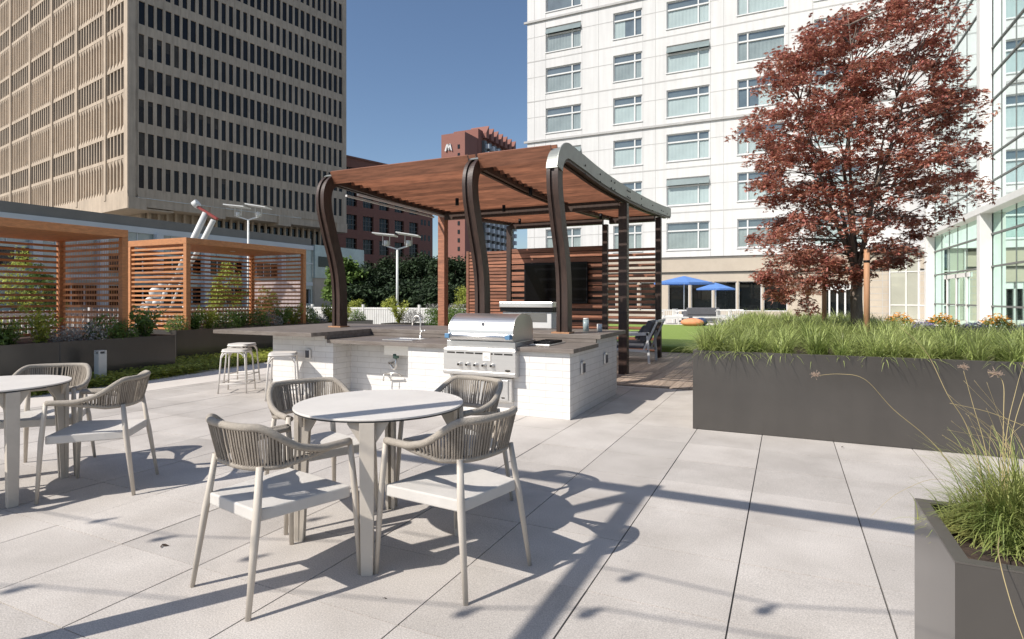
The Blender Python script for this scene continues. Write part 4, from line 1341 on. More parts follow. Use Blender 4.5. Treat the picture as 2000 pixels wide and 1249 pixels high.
# ------------------------------------------------------------ tables
TB = thing("dining_table", (-2.06, 2.635, 0), "round pale centre table with four chairs and a shade stripe across its top", "table", "round dining tables")
mb = MB(); mb.cyl((0, 0, 0.744), 0.462, 0.010, 72, smooth=False); mb.build("tabletop", M['tabletop'], TB, bevel=0.002)
mb = MB(); mb.cyl((0, 0, 0.7365), 0.460, 0.007, 72, smooth=False); mb.build("top_edge", M['topcore'], TB)
for a in (-60, 30, 120, 210):
    ca, sa = math.cos(R(a)), math.sin(R(a))
    rm = Matrix(((ca, -sa, 0, 0), (sa, ca, 0, 0), (0, 0, 1, 0), (0, 0, 0, 1)))
    mb = MB()
    # folded blade: outer plate with a gusset running inward beneath the top
    outer = [(-0.028, 0.0), (0.028, 0.0), (0.034, 0.40), (0.0365, 0.735), (-0.0365, 0.735), (-0.034, 0.40)]
    vs = [rm @ Vector((0.463, y, z)) for y, z in outer] + [rm @ Vector((0.438, y, z)) for y, z in outer]
    n = len(outer)
    mb.add(vs, [tuple(range(n)), tuple(reversed(range(n, 2 * n)))] + [(i, n + i, n + (i + 1) % n, (i + 1) % n) for i in range(n)])
    gus = [(0.4375, 0.0), (0.4375, 0.736), (0.19, 0.736), (0.19, 0.715), (0.33, 0.70), (0.385, 0.60), (0.398, 0.40), (0.415, 0.0)]
    for yo in (-0.027, 0.009):
        vs = [rm @ Vector((x, yo, z)) for x, z in gus] + [rm @ Vector((x, yo + 0.018, z)) for x, z in gus]
        n = len(gus)
        mb.add(vs, [tuple(range(n)), tuple(reversed(range(n, 2 * n)))] + [(i, n + i, n + (i + 1) % n, (i + 1) % n) for i in range(n)])
    gy = [(-0.0375, 0.63), (-0.0375, 0.736), (-0.10, 0.736), (-0.10, 0.726)]
    for sg in (1, -1):
        g_ = [(y * sg, z) for y, z in gy]
        vs = [rm @ Vector((0.43, y, z)) for y, z in g_] + [rm @ Vector((0.41, y, z)) for y, z in g_]
        mb.add(vs, [(0, 1, 2, 3), (7, 6, 5, 4), (0, 4, 5, 1), (1, 5, 6, 2), (2, 6, 7, 3), (3, 7, 4, 0)])
    mb.build("leg", M['frame'], TB, bevel=0.002)
dup(TB, (-4.93, 2.06, 0), R(53), "round pale dining table cut off by the left edge of the photo")

# ------------------------------------------------------------ planters
def planter_box(name, x0, x1, y0, y1, h, label, grp=None, th=0.012, soil=0.05):
    t = thing(name, (x0, y0, 0), label, "planter", grp)
    W, D = x1 - x0, y1 - y0
    mb = MB()
    mb.box(0, W, 0, th, 0.004, h); mb.box(0, W, D - th, D, 0.004, h); mb.box(0, th, th, D - th, 0.004, h); mb.box(W - th, W, th, D - th, 0.004, h)
    mb.build("box", M['planter'], t)
    lp = 0.028
    mb = MB(); z0, z1 = h + 0.0005, h + 0.004
    mb.box(0, W, 0, lp, z0, z1); mb.box(0, W, D - lp, D, z0, z1); mb.box(0, lp, lp, D - lp, z0, z1); mb.box(W - lp, W, lp, D - lp, z0, z1)
    mb.build("rim", M['planterlip'], t)
    # soil
    n = max(4, int(W / 0.15)); m = max(4, int(D / 0.15)); n = min(n, 40); m = min(m, 60)
    rs = np.random.RandomState(5)
    X, Y = np.meshgrid(np.linspace(th, W - th, n), np.linspace(th, D - th, m), indexing='ij')
    Z = h - soil + rs.uniform(-0.012, 0.02, X.shape)
    V = np.stack([X, Y, Z], -1).reshape(-1, 3)
    I = np.arange(n * m).reshape(n, m)
    F = np.stack([I[:-1, :-1], I[1:, :-1], I[1:, 1:], I[:-1, 1:]], -1).reshape(-1, 4)
    npmesh("soil", V, F, M['soil'], t)
    return t
pm_ = planter_box("planter", -0.871, 5.2, 6.175, 8.9, 0.80, "long dark grey metal planter holding the red maple and a bed of grasses", "dark metal planters")
mb = MB(); mb.box(0.001, 0.012, 2.726, 9.0, 0.004, 0.8); mb.box(2.5, 2.512, 2.726, 9.0, 0.004, 0.8); mb.box(0.012, 2.5, 8.988, 9.0, 0.004, 0.8); mb.build("rear_wing", M['planter'], pm_)
mb = MB(); mb.box(0.012, 2.5, 2.72, 8.988, 0.3, 0.752); mb.build("rear_soil", M['soil'], pm_)
planter_box("planter", 0.309, 2.4, 1.455, 1.87, 0.80, "dark metal planter corner at bottom right with wispy grass", "dark metal planters")
XP = -10.15
p1 = planter_box("planter", -12.9, XP, 0.0, 7.02, 0.655, "long dark planter wall at the left edge below the first cedar cabana", "dark metal planters")
mb = MB(); mb.box(-XP + -12.9 + 0 - 0, 0, 0, 0, 0, 0)
mb = MB(); mb.box(12.9 + XP - 0.0, 12.9 + XP + 0.003, 5.14, 5.155, 0.02, 0.65); mb.build("seam", M['joint'], p1)
planter_box("planter", -13.8, -11.38, 7.9, 14.2, 0.66, "dark planter wall set back below the second cedar cabana", "dark metal planters")
planter_box("planter", -10.3, -9.2, 13.2, 13.9, 0.62, "small dark planter before the white picket fence beside the pole", "dark metal planters")
planter_box("planter", -8.9, -7.5, 13.0, 13.9, 0.60, "small planter with bright green grass left of the slatted screen", "dark metal planters")
planter_box("planter", 1.75, 6.2, 14.3, 15.5, 0.72, "low planter of orange and purple flowers beyond the maple planter", "dark metal planters")

# grasses of the big planter: tufts of arching blades
rs = np.random.RandomState(21)
roots = []
tuf = []
while len(tuf) < 330:
    x = rs.uniform(-0.80, 4.6); y = 6.25 + 8.7 * rs.uniform(0, 1) ** 1.2
    if y > 8.75 and x > 1.5: continue
    if tuf and min((x - q[0]) ** 2 + (y - q[1]) ** 2 for q in tuf) < (0.045 if y < 9 else 0.03): continue
    tuf.append((x, y))
for x in np.arange(-0.70, 4.6, 0.31): tuf.append((x + rs.uniform(-.05, .05), 6.37 + rs.uniform(-0.04, 0.08)))
for y in np.arange(6.3, 15, 0.22): tuf.append((-0.78 + rs.uniform(0, 0.08), y))
tuf = np.array(tuf)
V0 = []; F0 = []; off = 0
for (x, y) in tuf:
    n = int((150 if y < 8.8 else 100) * rs.uniform(0.6, 1.2))
    r = rs.uniform(0, 0.06, n) ** 1; a = rs.uniform(0, 2 * np.pi, n)
    P = np.stack([x + r * np.cos(a), y + r * np.sin(a), np.full(n, 0.755)], 1)
    V, F = blades(P, rs.uniform(0.20, 0.40), rs, 1.35, 0.0085 if y < 9 else 0.012, 5, 1.5)
    V0.append(V); F0.append(F + off); off += len(V)
V0 = np.concatenate(V0); F0 = np.concatenate(F0)
tag(npmesh("planter_grass", V0, F0, M['blade']), "arching green sedge tufts filling the long maple planter", "grass", kind='stuff')

# wispy grass in the near planter
wg = thing("ornamental_grass", (0.50, 1.66, 0.76), "wispy golden-green ornamental grass with tall dry stems in the near right planter", "grass plant")
V0 = []; F0 = []; off = 0
for (cx, cy, n, L, sp_) in ((-0.02, 0.11, 1300, 0.15, 1.5), (0.0, 0.12, 620, 0.25, 0.75), (0.14, 0.12, 900, 0.18, 1.4), (-0.08, 0.13, 500, 0.12, 1.6), (0.05, 0.0, 260, 0.12, 1.5), (-0.03, 0.03, 160, 0.10, 1.6), (0.3, 0.1, 300, 0.2, 1.2)):
    r = np.abs(rs.normal(0, 0.035, n)); a = rs.uniform(0, 2 * np.pi, n)
    P = np.stack([cx + r * np.cos(a), cy + r * np.sin(a), np.zeros(n)], 1)
    V, F = blades(P, L, rs, sp_, 0.0021, 6, 1.5)
    V0.append(V); F0.append(F + off); off += len(V)
npmesh("leaf_tuft", np.concatenate(V0), np.concatenate(F0), M['bladedry'], wg)
def W2(px, d, py): 
    p = fwpt(px, d, py); return Vector((p[0] - 0.50, p[1] - 1.66, p[2] - 0.76))
def stalk(pts, r0=0.0011):
    ps = [Vector(p) for p in pts]
    # catmull-rom resample
    out = []
    for i in range(len(ps) - 1):
        p0 = ps[max(i - 1, 0)]; p1 = ps[i]; p2 = ps[i + 1]; p3 = ps[min(i + 2, len(ps) - 1)]
        for t in np.linspace(0, 1, 7)[:-1]:
            out.append(0.5 * ((2 * p1) + (p2 - p0) * t + (2 * p0 - 5 * p1 + 4 * p2 - p3) * t * t + (-p0 + 3 * p1 - 3 * p2 + p3) * t ** 3))
    out.append(ps[-1])
    mb = MB(); n = len(out)
    mb.tube(out, [r0 * (1 - 0.6 * i / n) for i in range(n)], 5)
    return mb.build("stem", M['stalk'], wg)
def seedhead(par, c, r, n=60):
    mb = MB()
    for i in range(n):
        d = Vector((rnd.gauss(0, 1), rnd.gauss(0, 1), rnd.gauss(0, 0.6))).normalized() * r * rnd.uniform(0.3, 1)
        mb.bar(c, c + d, 0.0005, 0.0005)
        mb.sphere(c + d, 0.0010, 4)
    mb.build("seed_head", M['seed'], par)
base_px = (1955, 1.7, 1000)
s1 = stalk([W2(1950, 1.42, 1042), W2(1835, 1.428, 880), W2(1745, 1.428, 800), W2(1690, 1.411, 742), W2(1640, 1.411, 731), W2(1590, 1.411, 735)]); seedhead(s1, W2(1592, 1.411, 733), 0.013, 60)
s2 = stalk([W2(1945, 1.42, 1042), W2(1895, 1.477, 850), W2(1850, 1.477, 770), W2(1810, 1.494, 690), W2(1760, 1.494, 640)])
s3 = stalk([W2(1950, 1.42, 1042), W2(1925, 1.477, 880), W2(1900, 1.494, 790), W2(1882, 1.494, 725)]); seedhead(s3, W2(1882, 1.494, 716), 0.013, 60)
s4 = stalk([W2(1960, 1.42, 1042), W2(1965, 1.428, 860), W2(1985, 1.452, 760), W2(2005, 1.452, 690)])
s5 = stalk([W2(1965, 1.42, 1042), W2(1975, 1.428, 860), W2(2010, 1.452, 740), W2(2040, 1.452, 650)])
s6 = stalk([W2(2080, 1.411, 860), W2(2000, 1.411, 832), W2(1930, 1.428, 805), W2(1855, 1.428, 788)])
s7 = stalk([W2(1955, 1.42, 1042), W2(1960, 1.428, 820), W2(1958, 1.452, 745), W2(1930, 1.452, 728)]); seedhead(s7, W2(1945, 1.452, 730), 0.018, 60)
s8 = stalk([W2(1950, 1.42, 1042), W2(1905, 1.428, 905), W2(1870, 1.428, 870), W2(1840, 1.428, 850)])
s9 = stalk([W2(1940, 1.42, 1042), W2(1850, 1.452, 940), W2(1760, 1.452, 960), W2(1700, 1.452, 1010)], 0.0006)
s10 = stalk([W2(1955, 1.42, 1042), W2(1950, 1.121, 1080), W2(1975, 1.037, 1180), W2(2010, 0.996, 1280)], 0.0012)
for q in range(14):
    a0 = rnd.uniform(1925, 1985)
    stalk([W2(a0, 1.42, 1040), W2(a0 + rnd.uniform(-45, 45), 1.72, 880), W2(a0 + rnd.uniform(-100, 90), 1.74, rnd.uniform(740, 840))], 0.0008)

# flowers in far planter
fl = thing("flower_bed_plant", (3.6, 20.6, 0.48), "x", "flowers", "orange and purple flowering clumps beyond the maple planter")
def clump(col, n, r, h, sz, par, nm):
    rs_ = np.random.RandomState(n)
    a = rs_.uniform(0, 2 * np.pi, n); rr = r * np.sqrt(rs_.uniform(0, 1, n))
    P = np.stack([rr * np.cos(a), rr * np.sin(a), h * (1 - 0.6 * (rr / r) ** 2) * rs_.uniform(0.55, 1.0, n)], 1)
    V, F = leaves(P, sz, rs_, 0.4, 3, 0.7)
    return npmesh(nm, V, F, col, par)
clump(M['leafmid'], 260, 0.30, 0.26, 0.07, fl, "foliage"); clump(M['petal'], 200, 0.30, 0.36, 0.06, fl, "flower")
fl["label"] = "clump of orange flowers at the far right before the atrium"
fl.location = (4.75, 14.85, 0.68)
dup(fl, (3.85, 14.9, 0.68), 1.2, "clump of orange flowers between two atrium columns")
dup(fl, (2.95, 14.95, 0.68), 2.2, "clump of orange flowers left of the atrium column")
dup(fl, (2.2, 15.0, 0.68), 2.9, "clump of orange flowers right behind the wooden stake")
fp = thing("flower_bed_plant", (4.3, 14.6, 0.68), "low purple flower clump between orange clumps at the far right", "flowers", "orange and purple flowering clumps beyond the maple planter")
clump(M['leafgrey'], 140, 0.24, 0.14, 0.05, fp, "foliage"); clump(M['purple'], 160, 0.24, 0.20, 0.045, fp, "flower")
dup(fp, (3.4, 14.6, 0.68), 1.0, "low purple flower clump below the middle orange flowers")
dup(fp, (2.55, 14.65, 0.68), 2.0, "low purple flower clump nearest the wooden stake")

# ------------------------------------------------------------ red maple
def rand_dir(r, up=0.3):
    return Vector((r.gauss(0, 1), r.gauss(0, 1), up)).normalized()
def tree(name, loc, label, cat, group, prof, trunk_h, trunk_r, leafm, barkm, nclump, per, lsize, lobes, seed, padr=0.3, padflat=0.35, depthk=0.85, dirx=None, bar_low=None, mult=1.0, asp=0.45, gap=0.0, lean=(0, 0), nbranch=26):
    """prof: list of (z, left, right) crown extents along dirx; depth extent derived from width"""
    t = thing(name, loc, label, cat, group)
    rr = np.random.RandomState(seed); r2 = random.Random(seed)
    dirx = Vector(dirx or (1, 0, 0)).normalized(); diry = Vector((-dirx.y, dirx.x, 0))
    zs = [p[0] for p in prof]
    def ext(z):
        l = np.interp(z, zs, [p[1] for p in prof]); r = np.interp(z, zs, [p[2] for p in prof]); return l, r
    pads = []
    tries = 0
    while len(pads) < nclump and tries < nclump * 30:
        tries += 1
        z = rr.uniform(zs[0], zs[-1]); l, r = ext(z)
        w_ = (r - l) / 2; c = (l + r) / 2
        if rr.uniform() > w_ / max((p[2] - p[1]) / 2 for p in prof): continue
        a = rr.uniform(0, 2 * np.pi); q = rr.uniform(0.0, 1) ** 0.42
        u = c + w_ * q * math.cos(a); v = w_ * depthk * q * math.sin(a)
        pads.append((u, v, z))
    P = []
    for (u, v, z) in pads:
        n = int(per * rr.uniform(0.5, 1.4)); R_ = padr * rr.uniform(0.6, 1.3)
        a = rr.uniform(0, 2 * np.pi, n); q = np.sqrt(rr.uniform(0, 1, n)) * R_
        hz = rr.normal(0, R_ * padflat * 0.5, n) - 0.35 * q * q / max(R_, 1e-3)
        # pads tilt outward
        p0 = dirx * u + diry * v
        X = p0.x + q * np.cos(a); Y = p0.y + q * np.sin(a); Z = z + hz
        P.append(np.stack([X, Y, Z], 1))
    P = np.concatenate(P)
    V, F = leaves(P, lsize, rr, 0.55, lobes, asp, 0.35)
    # trunk and limbs
    fork = trunk_h
    mb = MB()
    tp = [Vector((0, 0, -0.05)), Vector((0.01, 0.0, fork * 0.35)), Vector((-0.01 + lean[0] * .5, 0.01, fork * 0.75)), Vector((lean[0], lean[1], fork))]
    mb.tube(tp, [trunk_r * 1.25, trunk_r, trunk_r * 0.9, trunk_r * 0.82], 12)
    mb.build("trunk", barkm, t)
    top = tp[-1]
    zmid = (zs[0] + zs[-1]) / 2
    lim = MB()
    usedp = {}
    sel = r2.sample(pads, min(nbranch, len(pads)))
    mains = []
    nm = 6
    for i in range(nm):
        a = 2 * math.pi * i / nm + r2.uniform(-0.3, 0.3)
        l, r = ext(zs[0] + (zs[-1] - zs[0]) * 0.7); w_ = (r - l) / 2
        e = Vector(((l + r) / 2, 0, 0)); 
        end = dirx * ((l + r) / 2 + w_ * 0.5 * math.cos(a)) + diry * (w_ * 0.5 * math.sin(a)) + Vector((0, 0, zs[0] + (zs[-1] - zs[0]) * r2.uniform(0.6, 0.88)))
        m1 = top.lerp(end, 0.4) + Vector((r2.gauss(0, 0.06), r2.gauss(0, 0.06), 0.05)) 
        m2 = top.lerp(end, 0.72) + Vector((r2.gauss(0, 0.08), r2.gauss(0, 0.08), 0.08))
        mains.append((top + Vector((0, 0, -0.05)), m1, m2, end))
        lim.tube([top + Vector((0, 0, -0.08)), m1, m2, end], [trunk_r * 0.42, trunk_r * 0.26, trunk_r * 0.15, trunk_r * 0.05], 7)
    for (u, v, z) in sel:
        e = dirx * u + diry * v + Vector((0, 0, z - 0.02))
        best = None
        for mn in mains:
            for k in range(12):
                s = k / 11 * 0.95
                p = mn[0].lerp(mn[1], s / 0.4) if s < 0.4 else (mn[1].lerp(mn[2], (s - 0.4) / 0.32) if s < 0.72 else mn[2].lerp(mn[3], (s - 0.72) / 0.28))
                dd = (p - e).length + (0.6 if p.z > e.z else 0) + r2.uniform(0, 0.3) * trunk_h / 1.75
                key = (id(mn), k); dd += 0.22 * usedp.get(key, 0) * trunk_h / 1.75
                if best is None or dd < best[0]: best = (dd, p, key)
        p = best[1]; usedp[best[2]] = usedp.get(best[2], 0) + 1
        m1 = p.lerp(e, 0.5) + Vector((r2.gauss(0, 0.04), r2.gauss(0, 0.04), r2.uniform(0, 0.1)))
        lim.tube([p, m1, e], [trunk_r * 0.14, trunk_r * 0.09, trunk_r * 0.035], 5)
    lim.build("branch", barkm, t)
    npmesh("crown", V, F, leafm, t)
    return t
RT = (math.cos(TH), math.sin(TH), 0)
md = 8.6
mo = fwpt(1674, md)
def mx(px): return (px - 1674) * md / 1137
def mz(py): return EYE + (582 - py) * md / 1137
rowsM = [(600, 1545, 1585), (560, 1498, 1625), (520, 1478, 1745), (480, 1464, 1805), (440, 1472, 1830), (400, 1486, 1880), (340, 1460, 1890), (290, 1450, 1870), (240, 1444, 1880), (190, 1456, 1885), (130, 1460, 1860), (80, 1515, 1840), (30, 1640, 1845), (-20, 1700, 1835)]
prof = [(mz(py), mx(a), mx(b)) for py, a, b in rowsM]
tree("maple_tree", (mo[0], mo[1], 0.0), "red-leaved Japanese maple with broad airy crown in the long grey planter", "tree", None, prof, 1.75, 0.088, M['maple'], M['bark'], 620, 68, 0.066, 5, 5, 0.17, 0.5, 0.78, RT, nbranch=190)
# wooden stakes
def stake(x, y, h, label):
    mb = MB(); mb.tube([(0, 0, 0.0), (0, 0, h)], 0.036, 12)
    o = mb.build("tree_stake", M['stake'], None, loc=(x, y, 0.70)); tag(o, label, "stake", "timber stakes around the maple")
    mb = MB(); mb.tube([(0, 0, h * 0.86), (0, 0, h * 0.885)], 0.038, 12); mb.build("strap", M['black'], o)
s_ = fwpt(1693, 7.7); stake(s_[0], s_[1], EYE + (582 - 487) * 7.7 / 1137 - 0.70, "tall round timber stake right in front of the maple trunk")
s_ = fwpt(1610, 9.9); stake(s_[0], s_[1], EYE + (582 - 542) * 9.9 / 1137 - 0.70, "shorter timber stake standing left behind the maple trunk")
# second small maple
m2 = fwpt(1577, 19.5)
tree("maple_tree", (m2[0], m2[1], 0.2), "small distant red maple seen below the big maple crown", "tree", None,
     [(1.35, -0.3, 0.4), (1.7, -1.0, 1.0), (2.3, -1.2, 1.2), (2.9, -0.7, 0.7)], 1.2, 0.06, M['maple'], M['barkpale'], 60, 60, 0.10, 3, 9, 0.3, 0.3, 0.9, RT, nbranch=20)

# ------------------------------------------------------------ cedar cabanas
def cabana(y0, y1, label, walls, wseed, x0=-12.4, x1=-10.4):
    t = thing("cabana", (x0, y0, 0), label, "cabana", "cedar slat cabanas along the left planters")
    W, D = x1 - x0, y1 - y0
    zt = 2.52 if wseed == 1 else 2.62
    mb = MB(); mb.box(0, W, 0, D, zt - 0.13, zt); rf = mb.build("roof", M['cedar'], t, bevel=0.004)
    mb = MB(); mb.cyl((W * 0.55, D * 0.55, zt - 0.14), 0.06, 0.012, 16); mb.build("downlight", M['white'], rf)
    ps = 0.10
    for (x, y) in ((0, 0), (W - ps, 0), (0, D - ps), (W - ps, D - ps)):
        mb = MB(); mb.box(x, x + ps, y, y + ps, 0.6, zt - 0.132); mb.build("post", M['cedar'], t, bevel=0.003)
    def slats(nm, a, b, horiz):
        mb = MB(); z = 0.45
        while z < zt - 0.2:
            if horiz == 'x': mb.box(a[0], b[0], a[1], b[1], z, z + 0.042)
            else: mb.box(a[0], b[0], a[1], b[1], z, z + 0.042)
            z += 0.102
        mb.build(nm, M['cedar'], t)
    if 'back' in walls: slats("back_slats", (0.03, ps), (0.055, D - ps), 'y')
    if 'left' in walls: slats("side_slats", (ps, 0.02), (W - ps, 0.05), 'x')
    if 'right' in walls:
        slats("side_slats", (ps, D - 0.05), (W - ps, D - 0.02), 'x')
        mb = MB()
        x = ps + 0.03
        while x < W - ps: mb.box(x, x + 0.006, D - 0.012, D - 0.006, 0.45, zt - 0.15); x += 0.05
        mb.build("battens", M['cedar'], t)
    # short slatted return next to the front post
    if 'ret' in walls:
        slats("return_slats", (W - 0.05, D - 0.42), (W - 0.02, D - ps), 'y')
        mb = MB(); mb.box(W - ps, W - 0.02, D - 0.46, D - 0.425, 0.3, zt - 0.14); mb.build("jamb", M['cedar'], t)
    return t
cabana(2.3, 6.33, "cedar cabana at the left photo edge, nearer and taller looking", ('back', 'left', 'right'), 1)
cabana(8.20, 11.6, "second cedar cabana whose whole open front shows, left of the bar stools", ('back', 'left', 'right'), 2, -13.5, -11.5)

# ------------------------------------------------------------ white picket fence
fc = thing("picket_fence", (-14.1, 14.5, 0), "white metal picket fence running behind the cabanas and pergola", "fence")
mb = MB()
y = -13.5
while y < 0: mb.box(-0.012, 0.012, y, y + 0.055, 0.12, 1.08); y += 0.105
x = 0.0
while x < 6.5: mb.box(x, x + 0.068, -0.012, 0.012, 0.12, 1.04); x += 0.085
mb.build("pickets", M['fencew'], fc)
mb = MB()
mb.box(-0.02, 0.02, -13.5, 0, 0.98, 1.02); mb.box(0, 6.5, -0.02, 0.02, 0.98, 1.02); mb.box(-0.02, 0.02, -13.5, 0, 0.14, 0.18); mb.box(0, 6.5, -0.02, 0.02, 0.14, 0.18)
mb.build("rail", M['fencew'], fc)
for p in list([(0, -13.5 + 2.25 * i) for i in range(7)]) + [(2.1 * i, 0) for i in range(1, 4)]:
    mb = MB(); mb.box(p[0] - 0.035, p[0] + 0.035, p[1] - 0.035, p[1] + 0.035, 0, 1.13); mb.build("post", M['fencew'], fc)

# ------------------------------------------------------------ small plants
def shrub(label, P_fn, leafm, n, size, seed, stems=True, lobes=1, asp=0.4, flat=0.3):
    t = thing("shrub", (0, 0, 0), label, "shrub", "mixed shrubs in the left planters")
    r_ = np.random.RandomState(seed)
    P = P_fn(r_, n)
    V, F = leaves(P, size, r_, flat, lobes, asp, -0.3)
    npmesh("foliage", V, F, leafm, t)
    mb = MB(); q = random.Random(seed)
    for i in range(7):
        p = P[q.randrange(len(P))]
        mb.tube([(0, 0, 0), (p[0] * 0.4, p[1] * 0.4, p[2] * 0.5), tuple(p)], [0.008, 0.006, 0.002], 5)
    mb.build("stem", M['barkpale'], t)
    return t
def dome(r, h):
    def f(rs_, n):
        a = rs_.uniform(0, 2 * np.pi, n); q = rs_.uniform(0, 1, n) ** 0.5 * r; z = rs_.uniform(0.1, 1, n) * h * np.sqrt(np.clip(1 - (q / r) ** 2 * 0.8, 0.05, 1))
        return np.stack([q * np.cos(a), q * np.sin(a), z], 1)
    return f
def shoots(r, h, k=16):
    def f(rs_, n):
        out = []
        for i in range(k):
            a = rs_.uniform(0, 2 * np.pi); l = rs_.uniform(0.6, 1) * h; sp_ = rs_.uniform(0.1, r)
            t = rs_.uniform(0.1, 1, n // k)
            out.append(np.stack([sp_ * t * np.cos(a) + rs_.normal(0, .015, n // k), sp_ * t * np.sin(a) + rs_.normal(0, .015, n // k), l * t], 1))
        return np.concatenate(out)
    return f
shA = shrub("", dome(0.27, 0.40), M['leafmid'], 900, 0.06, 31)
shB = shrub("", shoots(0.24, 0.52, 22), M['leaflime'], 760, 0.07, 32)
shC = shrub("", dome(0.26, 0.34), M['leafgrey'], 800, 0.05, 33)
shD = shrub("", shoots(0.30, 0.46, 30), M['leafmid'], 900, 0.075, 34)
names = {0: "dark leafy", 1: "lime green upright", 2: "silvery grey", 3: "green arching"}
seq = [(-10.35, 3.4, 0), (-10.4, 3.8, 1), (-10.35, 4.2, 0), (-10.4, 4.6, 3), (-10.4, 5.0, 1), (-10.38, 5.35, 2), (-10.35, 5.68, 2), (-10.42, 5.95, 0), (-10.38, 6.25, 0), (-10.5, 6.7, 3),
       (-11.63, 8.09, 0), (-11.63, 8.47, 3), (-11.68, 8.85, 1), (-11.63, 9.28, 0), (-11.68, 9.71, 3), (-11.63, 10.15, 0), (-11.63, 10.53, 2), (-11.63, 10.91, 3), (-11.68, 11.34, 1), (-11.68, 11.83, 0), (-11.68, 12.32, 2), (-11.68, 12.75, 3), (-11.68, 13.30, 1), (-11.68, 13.84, 0),
       (-9.9, 13.5, 1), (-11.6, 12.6, 1), (-9.5, 13.6, 2)]
protos = [shA, shB, shC, shD]
used = [False] * 4
ords = ["first", "second", "third", "fourth", "fifth", "sixth", "seventh", "eighth", "ninth", "tenth", "eleventh", "twelfth", "thirteenth", "fourteenth"]
cnt_ = [0, 0]
for (x, y, k) in seq:
    if y < 7.2: cnt_[0] += 1; lab = "%s shrub, %s from the left in the planter under the near cabana" % (names[k], ords[cnt_[0] - 1])
    elif x < -11.5 and (x, y) != (-11.6, 12.6): cnt_[1] += 1; lab = "%s shrub, %s from the left in the planter under the far cabana" % (names[k], ords[cnt_[1] - 1])
    else: lab = {(-9.9, 13.5): "lime green shrub in the small planter by the white fence", (-11.6, 12.6): "lime green shrub close behind the far cabana corner", (-9.5, 13.6): "silvery shrub at the right end of the small planter by the white fence"}[(x, y)]
    s_ = rnd.uniform(0.8, 1.25)
    if not used[k]:
        used[k] = True; o = protos[k]; o.location = (x, y, 0.62); o["label"] = lab; o.scale = (s_,) * 3
    else: dup(protos[k], (x, y, 0.62), rnd.uniform(0, 6), lab, None, s_)
# bright grass in small planter
V0 = []; F0 = []; off = 0
gp = thing("green_shrub", (-8.2, 13.45, 0.55), "bright green grassy shrub row in the small planter left of the screen wall", "shrub")
rs2 = np.random.RandomState(8)
n = 5200
P = np.stack([rs2.uniform(-0.62, 0.62, n), rs2.uniform(-0.35, 0.35, n), rs2.uniform(0.0, 0.48, n)], 1)
V, F = leaves(P, 0.075, rs2, 0.2, 1, 0.35, -0.6)
npmesh("foliage", V, F, M['leafmid'], gp)
n = 900; P = np.stack([rs2.uniform(-0.62, 0.62, n), rs2.uniform(-0.35, 0.35, n), rs2.uniform(0.42, 0.62, n)], 1)
V, F = leaves(P, 0.04, rs2, 0.2, 1, 0.5, -0.6); npmesh("flower", V, F, M['leafgrey'], gp)

# groundcover strip along the planters
n = 34000
xx = rs2.uniform(0, 1, n); yy = rs2.uniform(0.5, 12.5, n)
xe = np.interp(yy, [0, 5.2, 6.05, 7.77, 8.87, 12.5], [-9.1, -9.25, -9.33, -9.57, -9.76, -10.3])
xi = np.where(yy < 7.1, -10.14, -11.37)
X = xi + (xe - xi) * xx
Z = 0.02 + 0.13 * rs2.uniform(0, 1, n) ** 1.5
V, F = leaves(np.stack([X, yy, Z], 1), 0.055, rs2, 0.75, 1, 0.7, 0.0)
tag(npmesh("ground_cover", V, F, M['leaflime']), "low yellow-green groundcover strip between path and dark planters", "ground cover", kind='stuff')
mb = MB(); mb.add([(-12.9, 0, 0.001), (-9.18, 0, 0.001), (-9.25, 5.2, 0.001), (-9.33, 6.05, 0.001), (-9.57, 7.77, 0.001), (-9.76, 8.87, 0.001), (-10.3, 12.5, 0.001), (-12.9, 12.5, 0.001)], [tuple(range(8))])
struct(mb.build("soil", M['soil'], fixn=False))
so_ = bpy.data.objects["soil"]

# bollard light
bo = thing("bollard_light", (-9.79, 5.53, 0), "short square grey bollard light before the left planter wall", "bollard")
mb = MB(); mb.box(-0.06, 0.06, -0.06, 0.06, 0, 0.46); mb.box(-0.06, 0.06, -0.06, 0.06, 0.495, 0.51)
for sx in (-1, 1):
    for sy in (-1, 1): mb.box(sx * 0.048 - 0.012, sx * 0.048 + 0.012, sy * 0.048 - 0.012, sy * 0.048 + 0.012, 0.4605, 0.4945)
mb.build("housing", M['bollard'], bo)
mb = MB(); mb.box(-0.03, 0.03, -0.03, 0.03, 0.4605, 0.4945); mb.build("lamp_core", M['cushion'], bo)

